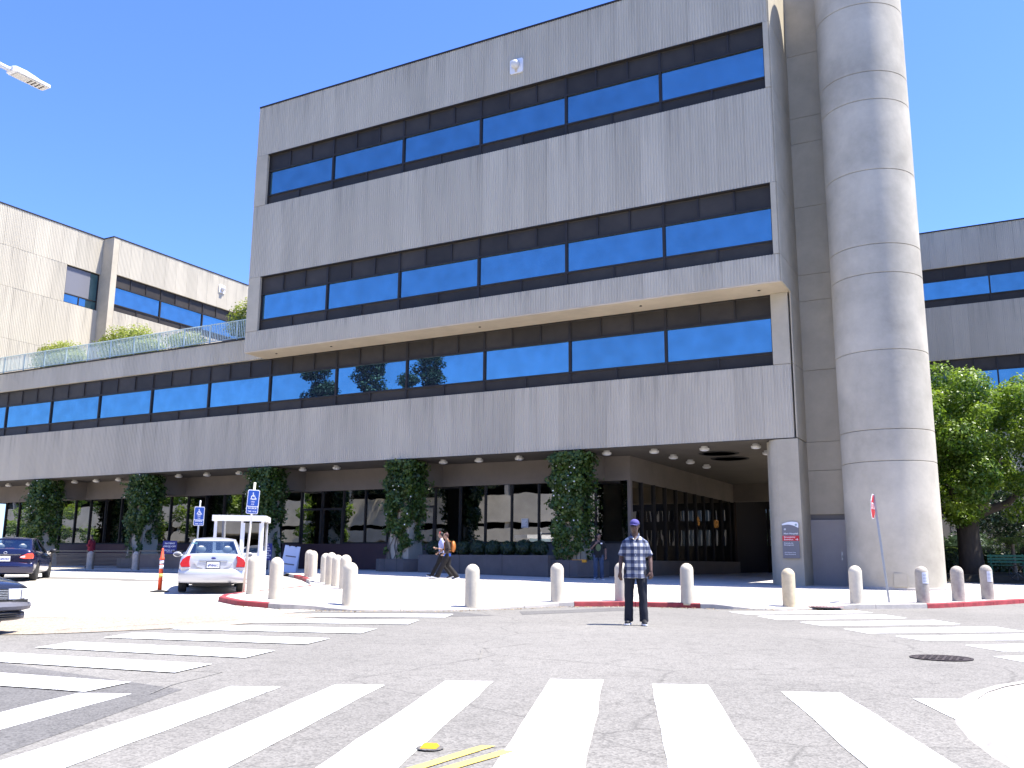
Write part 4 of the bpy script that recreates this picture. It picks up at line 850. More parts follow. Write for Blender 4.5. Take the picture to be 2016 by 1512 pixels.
# street lamp
sl_ = thing('street_lamp', 'white street lamp head reaching in from the left edge', 'street lamp', (-13.35, 4.6, G(-13.35, 4.6)))
hz = 8.80-G(-13.35, 4.6); MB().lathe([(.16, 0), (.16, .3), (.10, .35), (.085, hz*.5), (.06, hz+.1)], 16).build('pole', 'whitem', sl_, smooth=True)
MB().tube([(0, 0, hz-.05), (0, 1.5, hz), (0, 3.25, hz)], [.05, .045, .04], 10).build('arm', 'whitem', sl_, smooth=True)
hd_ = MB(); st_ = [(3.12, .10, .055), (3.2, .135, .085), (3.45, .14, .09), (3.62, .14, .055), (3.74, .13, .030), (3.98, .125, .028), (4.0, .115, .02)]
st_ = [(3.86-(4-y)*.73, w*.86, h*.85) for y, w, h in st_]; vs = []
for y, w, h in st_: vs += [(-w, y, hz-.03), (w, y, hz-.03), (w*.98, y, hz+h*.6), (w*.6, y, hz+h), (-w*.6, y, hz+h), (-w*.98, y, hz+h*.6)]
hd_.add(vs, [(i*6+j, (i+1)*6+j, (i+1)*6+(j+1) % 6, i*6+(j+1) % 6) for i in range(len(st_)-1) for j in range(6)]+[tuple(range(6)), tuple(range(36, 42))]); hd_.build('lamp_head', 'whitem', sl_)
MB().box(-.095, .095, 3.30, 3.84, hz-.042, hz-.031).build('lens_plate', 'lamp', sl_)
for i in range(4):
    for j in range(3): MB().lathe([(.014, 0), (.018, .008)], 8, (-.05+.05*j, 3.56+.068*i, hz-.050)).build('led', 'iron', sl_)

# small things at the lobby
M['glow'] = mat('amber_shade', (.8, .4, .1), .5); _b = M['glow'].node_tree.nodes['Principled BSDF']; _b.inputs['Emission Color'].default_value = (1, .45, .12, 1); _b.inputs['Emission Strength'].default_value = 2.5
for x, y, lb in ((-15.0, 48.25, 'amber pendant lamp behind the passage glass, nearer one'), (-15.0, 51.8, 'amber pendant lamp behind the passage glass, farther one')):
    o = thing('pendant_lamp', lb, 'lamp', (x, y, 3.45)); MB().lathe([(.10, -.22), (.13, -.15), (.13, .15), (.10, .22)], 14).build('shade', 'glow', o, smooth=True); MB().tube([(0, 0, .22), (0, 0, SOF-.02-3.45)], .012, 6).build('cord', 'black', o)
nt = thing('window_notice', 'grey printed notice on the lobby glass above the clipped shrubs', 'notice', (-19.12, 36.27, 2.92)); MB().box(-.17, .17, -.006, .006, -.2, .2).build('sheet', 'metal', nt)
for q in range(5): MB().box(-.13, .10-.03*(q % 3), -.010, -.0065, .12-.055*q, .14-.055*q).build('print_line', 'text', nt)
yb2 = thing('yellow_box', 'flat yellow box left in the planter at the nearest column', 'box', (-15.05, 33.15, 1.24), R(8)); MB().box(-.28, .28, -.09, .09, 0, .09).build('carton', 'amber', yb2); MB().box(-.29, .29, -.10, .10, .09, .105).build('lid', 'amber', yb2)
# ------------------------------------------------------------------ cars (local: x forward, y left, z up)
def car(name, label, loc, rz, paint, st, gh, wheels, tails, plate, boxy=False):
    o = thing(name, label, 'car', loc, rz)
    # lower body
    mb = MB(); vs = []; n = 16
    for x, w, zb, zt, cr in st:
        h = zt-zb; e = .05 if boxy else .10
        half = [(0, zb), (w*.80, zb), (w*.93, zb+.05), (w*.985, zb+h*.25), (w, zb+h*.55), (w*.985, zt-e*1.3), (w*.93, zt-e*.25), (w*.70, zt+cr*.55), (0, zt+cr)]
        ring = half+[(-a, b) for a, b in half[-2:0:-1]]; vs += [(x, a, b) for a, b in ring]
    n = 16; k = len(st)
    mb.add(vs, [(i*n+j, i*n+(j+1) % n, (i+1)*n+(j+1) % n, (i+1)*n+j) for i in range(k-1) for j in range(n)]+[tuple(range(n))[::-1], tuple(range((k-1)*n, k*n))])
    me = mb.mesh('body', paint, True)
    cut = MB()
    for wx, wy, wr in wheels:
        for sy in (-1, 1): cut.lathe([(wr+.055, -.16), (wr+.055, .16)], 28, (wx, sy*(wy+.02), wr), 'y')
    cm = cut.mesh('cut', 'black'); co = bpy.data.objects.new('cut', cm); TMP.collection.objects.link(co)
    me = modded(me, ('SUBSURF', dict(levels=1, render_levels=1)), ('BOOLEAN', dict(object=co, operation='DIFFERENCE', solver='EXACT')))
    bpy.data.objects.remove(co); me.materials.clear(); me.materials.append(M[paint]); me.materials.append(M['black'])
    for p in me.polygons: p.material_index = 0
    me.polygons.foreach_set('use_smooth', [True]*len(me.polygons)); me.set_sharp_from_angle(angle=R(38)); put('body', me, o)
    # greenhouse: belt ring and roof ring
    (rx, rw, rz_), (rtx, rtw, rtz), (ftx, ftw, ftz), (fx, fw_, fz), (bw, bz), crown = gh
    fb = MB(); panes = []
    def framed(q, l, r, b, t, nm):
        q = [Vector(p) for p in q]       # bl, br, tr, tl seen from outside
        f = lambda u, v: (q[0]*(1-u)+q[1]*u)*(1-v)+(q[3]*(1-u)+q[2]*u)*v
        inn = [f(l, b), f(1-r, b), f(1-r, 1-t), f(l, 1-t)]; fb.add(q+inn, [(0, 1, 5, 4), (1, 2, 6, 5), (2, 3, 7, 6), (3, 0, 4, 7)]); panes.append((nm, inn))
    framed([(rx, rw, rz_), (rx, -rw, rz_), (rtx, -rtw, rtz), (rtx, rtw, rtz)], .05, .05, .04, .06, 'rear_window')
    framed([(fx, -fw_, fz), (fx, fw_, fz), (ftx, ftw, ftz), (ftx, -ftw, ftz)], .05, .05, .05, .06, 'windscreen')
    mx = (rtx*.42+ftx*.58)-.08; mw = max(rtw, ftw)+.02; mz = max(rtz, ftz)+crown*.5
    for s in (1, -1):
        a = [(rx, s*rw, rz_), (mx, s*bw, bz), (mx, s*mw, mz-.01), (rtx, s*rtw, rtz)]; b = [(mx, s*bw, bz), (fx, s*fw_, fz), (ftx, s*ftw, ftz), (mx, s*mw, mz-.01)]
        if s == 1: a = [a[1], a[0], a[3], a[2]]; b = [b[1], b[0], b[3], b[2]]; framed(a, .05, .34, .06, .09, 'side_window'); framed(b, .20, .05, .06, .09, 'side_window')
        else: framed(a, .34, .05, .06, .09, 'side_window'); framed(b, .05, .20, .06, .09, 'side_window')
    rows = []
    for t in np.linspace(0, 1, 9):
        x = rtx+(ftx-rtx)*t; u = (x-rtx)/(mx-rtx) if x < mx else (ftx-x)/(ftx-mx); base = rtz if x < mx else ftz; wb_ = rtw if x < mx else ftw
        z = base+(mz-.01-base)*u; w = wb_+(mw-wb_)*u; rows.append([(x, w*s, z+crown*(1-s*s)*(.5+.5*math.sin(PI*t))+.004*math.sin(PI*t)) for s in np.linspace(-1, 1, 9)])
    fb.add([p for r_ in rows for p in r_], [(i*9+j, (i+1)*9+j, (i+1)*9+j+1, i*9+j+1) for i in range(8) for j in range(8)])
    bm = bmesh.new(); bm.from_mesh(fb.mesh('g', paint)); bmesh.ops.remove_doubles(bm, verts=bm.verts, dist=.004); gm = bpy.data.meshes.new('cabin_shell'); bm.to_mesh(gm); bm.free(); gm.materials.append(M[paint])
    gm = modded(gm, ('SOLIDIFY', dict(thickness=.03, offset=-1)), ('BEVEL', dict(width=.022, segments=2, limit_method='ANGLE', angle_limit=R(25))))
    gm.polygons.foreach_set('use_smooth', [True]*len(gm.polygons)); gm.set_sharp_from_angle(angle=R(45)); put('cabin_shell', gm, o)
    for nm, q in panes:
        mb = MB(); c = sum(q, Vector())/4; inn = Vector((mx-.1, 0, 1.2)); nn = (q[1]-q[0]).cross(q[3]-q[0]).normalized(); nn = nn if nn.dot(c-inn) > 0 else -nn
        mb.add([tuple(c+(p-c)*1.02-nn*.012) for p in q], [(0, 1, 2, 3)]); mb.build(nm, 'carglass', o)
    # cabin
    MB().box(rx+.1, fx-.1, -bw+.12, bw-.12, bz-.03, bz+.012).build('cabin_floor', 'black', o)
    for x, z, hs in ((rx+.42, bz, .16), (mx+.1, bz, .2)):
        for s in (1, -1):
            h_ = MB(); h_.ell((x, s*.34, z+hs+.02), .05, .13, .10, 12, 8); h_.box(x-.03, x+.05, s*.34-.02, s*.34+.02, z, z+hs); h_.build('headrest', 'seat', o, smooth=True)
    # wheels
    for wx, wy, wr in wheels:
        for s in (1, -1):
            w_ = put('wheel', None, o, (wx, s*wy, wr)); ty = MB().lathe([(wr*.62, -.10), (wr*.9, -.105), (wr, -.08), (wr, .08), (wr*.9, .105), (wr*.62, .10)], 32, axis='y').build('tyre', 'rubber', w_, smooth=True)
            rm = MB(); rm.lathe([(wr*.63, -.09), (wr*.63, .085), (wr*.58, .09), (wr*.56, .05)], 28, axis='y'); rm.lathe([(wr*.14, .03), (wr*.14, .08)], 12, axis='y')
            for q in range(7):
                a = q*2*PI/7; c_, s_ = math.cos(a), math.sin(a); rm.tube([(wr*.1*c_, .06, wr*.1*s_), (wr*.6*c_, .075, wr*.6*s_)], [.035, .028], 6)
            r_ = rm.build('rim', 'alloy', w_, smooth=True)
            if s < 0: w_.rotation_euler = (0, 0, PI)
    return o
def plate_on(o, x, z, s, yaw=-PI/2, wide=.32, rim='black'):
    p = put('number_plate', MB().box(-wide/2, wide/2, -.006, .006, -.082, .082).mesh('number_plate', 'text'), o, (x, 0, z), yaw)
    f = MB()
    for a in ((-wide/2-.014, wide/2+.014, -.009, .009, .082, .098), (-wide/2-.014, wide/2+.014, -.009, .009, -.098, -.082), (-wide/2-.014, -wide/2, -.009, .009, -.082, .082), (wide/2, wide/2+.014, -.009, .009, -.082, .082)): f.box(*a)
    f.build('plate_frame', rim, p); text(s, .095, 'navy', p, (0, -.008, -.012), .27)
def poly_x(name, pts, x0, x1, m, o):       # polygon in YZ, thick in x
    n = len(pts); mb = MB(); mb.add([(x0, y, z) for y, z in pts]+[(x1, y, z) for y, z in pts], [tuple(range(n)), tuple(range(n, 2*n))[::-1]]+[(i, (i+1) % n, n+(i+1) % n, n+i) for i in range(n)]); me = mb.mesh(name, m)
    return put(name, modded(me, ('BEVEL', dict(width=.012, segments=2, limit_method='ANGLE', angle_limit=R(30)))), o)
W1 = [(-1.32, .745, .305), (1.34, .745, .305)]
# silver saloon, seen from behind
ST = [(-2.19, .77, .32, .93, .03), (-2.14, .81, .28, .985, .03), (-1.95, .85, .24, 1.01, .03), (-1.6, .868, .21, 1.0, .03), (-1.0, .868, .19, .97, .02), (-.2, .868, .19, .95, .02), (.6, .868, .19, .94, .03), (1.1, .868, .19, .93, .05), (1.6, .85, .20, .86, .05), (2.0, .80, .24, .77, .04), (2.18, .70, .30, .68, .03), (2.24, .60, .36, .60, .02)]
GH = [(-1.72, .70, .985), (-1.02, .545, 1.39), (.22, .56, 1.40), (1.12, .74, .94), (.80, .945), .055]
vy = math.atan2(.70, -.735)
kx, ky = -18.95+.62*-.725*2.3-.2, 18.15+.69*.9
k = car('silver_saloon', 'silver saloon car seen from behind beside the kerb island', (-20.2, 19.3, G(-19.7, 18.9)), vy, 'silver', ST, GH, W1, None, None)
def rear_bumper(o, w, z0, z1, x, m):
    mb = MB(); vs = []; ys = np.linspace(-1, 1, 13)
    for y in ys:
        xx = x+.16*abs(y)**3.2; q = [(xx+.05, z1+.03), (xx-.03, z1-.03), (xx-.05, (z0+z1)/2+.06), (xx-.03, z0+.05), (xx+.06, z0)]
        vs += [(a, y*w, b) for a, b in q]
    mb.add(vs, [(i*5+j, (i+1)*5+j, (i+1)*5+j+1, i*5+j+1) for i in range(12) for j in range(4)])
    me = mb.mesh('rear_bumper', m, True); me = modded(me, ('SOLIDIFY', dict(thickness=.04, offset=0)), ('SUBSURF', dict(levels=1, render_levels=1))); me.polygons.foreach_set('use_smooth', [True]*len(me.polygons)); put('rear_bumper', me, o)
rear_bumper(k, .862, .26, .60, -2.22, 'silver')
for s in (1, -1):
    t_ = poly_x('tail_light', [(s*y, z) for y, z in ((.80, .665), (.825, .75), (.77, .86), (.66, .945), (.57, .965), (.60, .80), (.575, .665))][::s], -2.225, -2.10, 'tail', k)
    poly_x('reversing_lens', [(s*y, z) for y, z in ((.79, .625), (.80, .66), (.578, .66), (.57, .625))][::s], -2.215, -2.12, 'lens', k)
    mr = MB(); mr.ell((.72, s*1.0, 1.0), .06, .12, .075, 14, 10); mr.tube([(.72, s*.84, .96), (.72, s*.95, .98)], .03, 6); mm = mr.build('wing_mirror', 'silver', k, smooth=True); MB().ell((.675, s*1.0, 1.0), .025, .095, .055, 14, 8).build('mirror_glass', 'trimgrey', mm, smooth=True)
poly_x('boot_recess', [(-.50, .80), (-.40, .67), (-.25, .62), (.25, .62), (.40, .67), (.50, .80)], -2.212, -2.19, 'silver', k)
MB().box(-2.235, -2.20, -.36, .36, .815, .835).build('boot_trim', 'chrome', k)
plate_on(k, -2.222, .72, '6PNN612')
MB().ell((-2.205, 0, .895), .012, .062, .028, 16, 8).build('badge', 'navy', k, smooth=True)
mb = MB(); mb.box(-2.1, -2.0, -.55, .55, .22, .30); mb.tube([(-2.28, -.45, .24), (-1.9, -.45, .25)], .03, 8); mb.box(-1.9, -1.2, -.5, .5, .17, .24); mb.build('exhaust', 'black', k)
MB().box(-1.715, -1.71, .44, .58, 1.27, 1.30).build('window_sticker', 'teal', k)

# navy saloon at the left, seen from behind at an angle
W2 = [(-1.28, .76, .315), (1.32, .76, .315)]
STC = [(-2.22, .76, .34, .98, .03), (-2.16, .82, .29, 1.04, .03), (-1.95, .86, .25, 1.06, .03), (-1.6, .88, .21, 1.03, .03), (-1.0, .88, .19, .99, .02), (-.2, .88, .19, .96, .02), (.6, .88, .19, .95, .03), (1.1, .88, .19, .94, .05), (1.6, .86, .20, .87, .05), (2.05, .80, .24, .76, .04), (2.22, .70, .30, .66, .03), (2.28, .6, .36, .58, .02)]
GHC = [(-1.78, .72, 1.02), (-1.05, .56, 1.40), (.25, .57, 1.41), (1.18, .75, .95), (.81, .955), .055]
hv = math.atan2(.57, -.83)-R(9)
c2 = car('navy_saloon', 'dark navy saloon car with lit brake lamps by the fence', (-31.3, 20.75, G(-31.3, 20.75)), hv, 'navycar', STC, GHC, W2, None, None)
rear_bumper(c2, .872, .25, .60, -2.25, 'navycar')
M['brake'] = mat('lit_brake_lens', (.75, .03, .02), .25, coat=.5); _b = M['brake'].node_tree.nodes['Principled BSDF']; _b.inputs['Emission Color'].default_value = (1, .12, .06, 1); _b.inputs['Emission Strength'].default_value = .35
for s in (1, -1):
    poly_x('tail_light', [(s*y, z) for y, z in ((.83, .74), (.84, .84), (.80, .92), (.66, .90), (.45, .80), (.44, .76), (.60, .73))][::s], -2.25, -2.08, 'brake', c2)
    poly_x('reversing_lens', [(s*y, z) for y, z in ((.60, .765), (.60, .84), (.46, .80), (.45, .765))][::s], -2.258, -2.24, 'lens', c2)
    mr = MB(); mr.ell((.75, s*1.0, 1.02), .07, .12, .08, 14, 10); mr.tube([(.75, s*.84, .97), (.75, s*.95, 1.0)], .03, 6); mr.build('wing_mirror', 'black', c2, smooth=True)
MB().box(-2.262, -2.225, -.46, .46, .845, .875).build('boot_trim', 'chrome', c2); plate_on(c2, -2.25, .73, '6ERD820', rim='chrome')
MB().box(-1.62, -1.58, -.13, .13, 1.055, 1.085).build('high_brake_light', 'brake', c2)
em = MB(); 
for a0, a1, ra, rb in ((0, 2*PI, .055, .04),): em.tube([(-2.26, ra*math.cos(t), .925+rb*math.sin(t)) for t in np.linspace(0, 2*PI, 17)], .008, 6)
em.tube([(-2.26, .028*math.cos(t), .925+.038*math.sin(t)) for t in np.linspace(0, 2*PI, 15)], .006, 6); em.build('badge', 'chrome', c2, smooth=True)

# black estate entering at the left edge: front corner in view
STV = [(-2.3, .82, .35, .92, .02), (-2.2, .86, .28, .95, .02), (-1.6, .88, .22, .95, .02), (-.5, .88, .2, .93, .02), (.5, .88, .2, .92, .02), (1.0, .88, .2, .90, .03), (1.6, .88, .22, .84, .03), (2.1, .86, .26, .76, .03), (2.28, .84, .32, .71, .02), (2.31, .83, .36, .66, .01)]
GHV = [(-2.0, .74, .95), (-1.5, .58, 1.41), (.1, .58, 1.42), (.95, .76, .90), (.81, .92), .04]
hd2 = .03
fxv, fyv = -13.55, 9.05                      # front centre of the car
c3 = car('black_estate', 'black car nosing in at the left edge, clear headlamp and grey bumper showing', (-15.45, 8.10, G(-14, 8.3)), hd2, 'blackcar', STV, GHV, [(-1.35, .77, .31), (1.38, .77, .31)], None, None, True)
for s in (1, -1):
    hl = poly_x('headlamp', [(s*y, z) for y, z in ((.84, .50), (.85, .66), (.44, .66), (.46, .50))][::s], 2.25, 2.335, 'lens', c3)
    poly_x('lamp_divider', [(s*y, z) for y, z in ((.66, .505), (.66, .655), (.645, .655), (.645, .505))][::s], 2.335, 2.342, 'trimgrey', c3)
    MB().tube([(2.36, s*.50, .49), (2.37, s*.68, .515)], .01, 6).build('lamp_wiper', 'black', c3)
mb = MB(); mb.box(2.28, 2.34, -.44, .44, .50, .66); mb.build('grille', 'black', c3)
for i in range(6): MB().box(2.342, 2.35, -.43, .43, .515+.024*i, .523+.024*i).build('grille_bar', 'chrome', c3)
def fbump(z0, z1, w, x, m, nm):
    ys = np.linspace(-1, 1, 15); vs = []
    for y in ys:
        xx = x-.22*abs(y)**4; vs += [(xx-.10, y*w, z1), (xx, y*w, z1-.02), (xx+.02, y*w, (z0+z1)/2), (xx, y*w, z0+.02), (xx-.10, y*w, z0)]
    mb = MB(); mb.add(vs, [(i*5+j, (i+1)*5+j, (i+1)*5+j+1, i*5+j+1) for i in range(14) for j in range(4)]+[(0, 1, 2, 3, 4), tuple(range(70, 75))]); return mb.build(nm, m, c3)
fbump(.34, .475, .90, 2.44, 'trimgrey', 'front_bumper'); fbump(.20, .335, .84, 2.40, 'trimgrey', 'lower_valance')
for i in range(3): fbump(.235+.03*i, .25+.03*i, .80, 2.425, 'black', 'valance_slot')
# ------------------------------------------------------------------ people (local: facing -Y, x to their left... right-handed, z up)
def blob(mb, m, vox=.011, sm=6, name='body', parent=None):
    me = mb.mesh(name, m, True); me = modded(me, ('REMESH', dict(mode='VOXEL', voxel_size=vox, use_smooth_shade=True)), ('SMOOTH', dict(factor=.5, iterations=sm)))
    me.materials.clear(); me.materials.append(M[m] if isinstance(m, str) else m); me.polygons.foreach_set('use_smooth', [True]*len(me.polygons)); return put(name, me, parent)
def lerp(a, b, t): return Vector(a).lerp(Vector(b), t)
def limb(mb, pts, rad, n=12): mb.tube(pts, rad, n)
def hand(mb, wrist, d, palm, k=1., curl=.5):
    """palm box-ish ellipsoid, four fingers and a thumb; d: direction fingers point, palm: palm normal"""
    d = Vector(d).normalized(); pn = Vector(palm); pn = (pn-d*pn.dot(d)).normalized(); sd = d.cross(pn); w = Vector(wrist)
    mb.tube([w, w+d*.03*k, w+d*.07*k, w+d*.095*k], [(.024*k, .020*k), (.034*k, .019*k), (.040*k, .017*k), (.036*k, .013*k)], 10)
    for i, (o, ln) in enumerate(((-.030, .062), (-.010, .072), (.010, .068), (.029, .052))):
        b = w+d*.088*k+sd*o*k; c1 = b+(d*math.cos(curl*.5)+pn*math.sin(curl*.5))*ln*.5*k; c2 = c1+(d*math.cos(curl*1.5)+pn*math.sin(curl*1.5))*ln*.55*k
        mb.tube([b, c1, c2], [.0098*k, .0092*k, .008*k], 8)
    b = w+d*.03*k-sd*.030*k; mb.tube([b, b+(d*.7-sd*.6+pn*.3)*.038*k, b+(d*1.0-sd*.75+pn*.6)*.066*k], [.013*k, .0115*k, .0095*k], 8)
def head(mb, c, H, f=(0, -1, 0)):
    """c: centre, H: head height; face looks along f"""
    c = Vector(c); f = Vector(f).normalized(); s = f.cross(Vector((0, 0, 1))).normalized(); r = H/2
    def at(a, b, z): return c+s*a+f*b+Vector((0, 0, z))
    def E(p, a, b, z):
        vs = []; n, k = 14, 10
        for i in range(k+1):
            t = PI*(i+.02)/(k+.04)
            for j in range(n): q = 2*PI*j/n; vs.append(p+s*(a*math.sin(t)*math.cos(q))+f*(b*math.sin(t)*math.sin(q))+Vector((0, 0, -z*math.cos(t))))
        mb.add(vs, [(i*n+j, i*n+(j+1) % n, (i+1)*n+(j+1) % n, (i+1)*n+j) for i in range(k) for j in range(n)]+[tuple(range(n))[::-1], tuple(range(k*n, k*n+n))])
    E(at(0, -.04*r, .28*r), .66*r, .80*r, .72*r); E(at(0, .12*r, -.36*r), .54*r, .60*r, .62*r); E(at(0, .36*r, -.68*r), .27*r, .28*r, .24*r)
    E(at(0, .80*r, -.12*r), .10*r, .17*r, .17*r); E(at(0, .74*r, .02*r), .07*r, .12*r, .22*r)
    E(at(0, .66*r, -.44*r), .22*r, .10*r, .045*r); E(at(0, .65*r, -.53*r), .19*r, .10*r, .05*r); E(at(0, .62*r, .24*r), .42*r, .12*r, .07*r)
    for q in (-1, 1): E(at(q*.66*r, -.06*r, -.06*r), .07*r, .15*r, .24*r); E(at(q*.34*r, .50*r, -.22*r), .18*r, .16*r, .16*r)
    return at, r, s, f
def shoes(p, L_, dirv, m, sole, th):
    d = Vector(dirv).normalized(); p = Vector(p); mb = MB(); z = Vector((0, 0, 1))
    mb.tube([p-d*.07+z*.05, p-d*.02+z*.065, p+d*.06+z*.055, p+d*.14+z*.042, p+d*.19+z*.034], [(.040, .042), (.043, .052), (.046, .042), (.050, .032), (.036, .024)], 12)
    o = blob(mb, m, .009, 3, 'shoe', th); sb = MB(); sd = d.cross(z)
    out = [(-.10, .030), (-.06, .042), (.05, .044), (.13, .052), (.19, .042), (.21, .0)]; pl = [(a, b) for a, b in out]+[(a, -b) for a, b in out[-2::-1]]
    sb.add([tuple(p+d*a+sd*b+z*.0) for a, b in pl]+[tuple(p+d*a+sd*b+z*.022) for a, b in pl], [tuple(range(len(pl)))[::-1], tuple(range(len(pl), 2*len(pl)))]+[(i, (i+1) % len(pl), len(pl)+(i+1) % len(pl), len(pl)+i) for i in range(len(pl))]); sb.build('sole', sole, o)
def person(label, loc, rz, H, J, skin, shirt, trouser, shoe, sole, sleeve=.45, hem=.0, vox=.012, build=1., headf=(0, -1, 0), curl=.5, hair=None, wide=1., shirtless_arms=True):
    """J: joints in metres for this pose"""
    o = thing('person', label, 'person', loc, rz); b = build
    body = MB(); sh = MB(); tr = MB()
    pel, che, nek, hd = J['pelvis'], J['chest'], J['neck'], J['head']
    tor = [lerp(pel, pel, 0)-Vector((0, 0, .08)), Vector(pel), lerp(pel, che, .45), Vector(che), lerp(che, nek, .62), Vector(nek)]
    rx = [.172*b, .172*b, .158*b, .175*b, .128*b, .062]; ry = [.125*b, .130*b, .125*b, .125*b, .092*b, .06]
    def torso(mb, k, top=6, hemx=0.):
        pts = tor[:top]; rr = [(rx[i]*k+.0, ry[i]*k) for i in range(top)]
        vs = []; n = 18
        if hemx: pts = [tor[0]-Vector((0, 0, hemx))]+pts; rr = [(rr[0][0]*1.08, rr[0][1]*1.10)]+rr
        ang = J.get('twist', 0)
        for p, (a, c) in zip(pts, rr): vs += [p+Vector((a*math.cos(2*PI*j/n), c*math.sin(2*PI*j/n), 0)) for j in range(n)]
        q = len(pts); mb.add(vs, [(i*n+j, i*n+(j+1) % n, (i+1)*n+(j+1) % n, (i+1)*n+j) for i in range(q-1) for j in range(n)]+[tuple(range(n))[::-1], tuple(range((q-1)*n, q*n))])
    torso(body, .90); torso(sh, 1.06*wide, 5, hem)
    neck_top = lerp(nek, hd, .75); body.tube([lerp(che, nek, .8), Vector(nek), neck_top], [.07, .058, .055], 12)
    for s in ('L', 'R'):
        sh.tube([lerp(nek, che, .12), lerp(J['sho'+s], nek, .45), J['sho'+s]], [.052, .056*b, .056*b], 12)
        S_, E_, W_ = J['sho'+s], J['elb'+s], J['wri'+s]
        body.tube([S_, lerp(S_, E_, .3), E_, lerp(E_, W_, .35), W_], [.046*b, .046*b, .038*b, .038*b, .026*b], 12); hand(body, W_, J['hdir'+s], J['palm'+s], 1.03, J.get('curl'+s, curl))
        u = sleeve*2
        if u <= 1: e = lerp(S_, E_, u); sh.tube([lerp(S_, che, .35), lerp(S_, E_, .03), lerp(S_, E_, u*.5), e], [.070*b, .060*b, .060*b, .066*b*wide], 12)
        else: e = lerp(E_, W_, min(1, u-1)); sh.tube([lerp(S_, che, .28), S_, E_, e], [.075*b, .068*b, .056*b, .046*b], 12)
        Hp, K_, A_ = J['hip'+s], J['kne'+s], J['ank'+s]; toe = J['toe'+s]
        body.tube([Hp, lerp(Hp, K_, .4), K_, lerp(K_, A_, .3), A_], [.080*b, .075*b, .052*b, .053*b, .036*b], 12); body.tube([A_, Vector(A_)+Vector(toe).normalized()*.08-Vector((0, 0, .04))], [.035, .03], 8)
        f = J.get('flare', 1.); tr.tube([lerp(Hp, pel, .35), Hp, lerp(Hp, K_, .45), K_, lerp(K_, A_, .5), Vector(A_)-Vector((0, 0, .035))], [.10*b, .106*b, .094*b*f, .076*b*f, .074*b*f, .078*b*f], 14)
        shoes(Vector(A_)-Vector((0, 0, .085)), .27, toe, shoe, sole, o)
    vs_ = MB(); pts = [Vector(pel)+Vector((0, 0, .07)), Vector(pel), Vector(pel)-Vector((0, 0, .10))]
    n = 16; vs = []
    for p, (a, c) in zip(pts, ((.165*b, .125*b), (.168*b, .130*b), (.150*b, .115*b))): vs += [p+Vector((a*math.cos(2*PI*j/n), c*math.sin(2*PI*j/n), 0)) for j in range(n)]
    tr.add(vs, [(i*n+j, i*n+(j+1) % n, (i+1)*n+(j+1) % n, (i+1)*n+j) for i in range(2) for j in range(n)]+[tuple(range(n))[::-1], tuple(range(2*n, 3*n))])
    info = head(body, hd, H*.131, headf)
    blob(body, skin, vox, 3, 'body', o); s_ = blob(sh, shirt, vox, 5, 'shirt', o); t_ = blob(tr, trouser, vox, 5, 'trousers', o)
    for me in (s_.data, t_.data):       # cloth folds
        nv = len(me.vertices); co = np.empty(nv*3, np.float32); nr = np.empty(nv*3, np.float32); me.vertices.foreach_get('co', co); me.vertices.foreach_get('normal', nr); co, nr = co.reshape(-1, 3), nr.reshape(-1, 3)
        am = np.array([noise.noise(Vector((q[0]*11, q[1]*11, q[2]*5)))*.009+noise.noise(Vector((q[0]*25, q[1]*25, q[2]*11)))*.004 for q in co.tolist()], np.float32); me.vertices.foreach_set('co', (co+nr*am[:, None]).ravel()); me.update()
    return o, info, s_
skin_d = mat('dark_skin', (.105, .056, .038), .5, var=.1, scale=8); skin_m = mat('brown_skin', (.20, .11, .075), .5, var=.08, scale=8); skin_l = mat('tan_skin', (.32, .19, .13), .5, var=.08, scale=8)
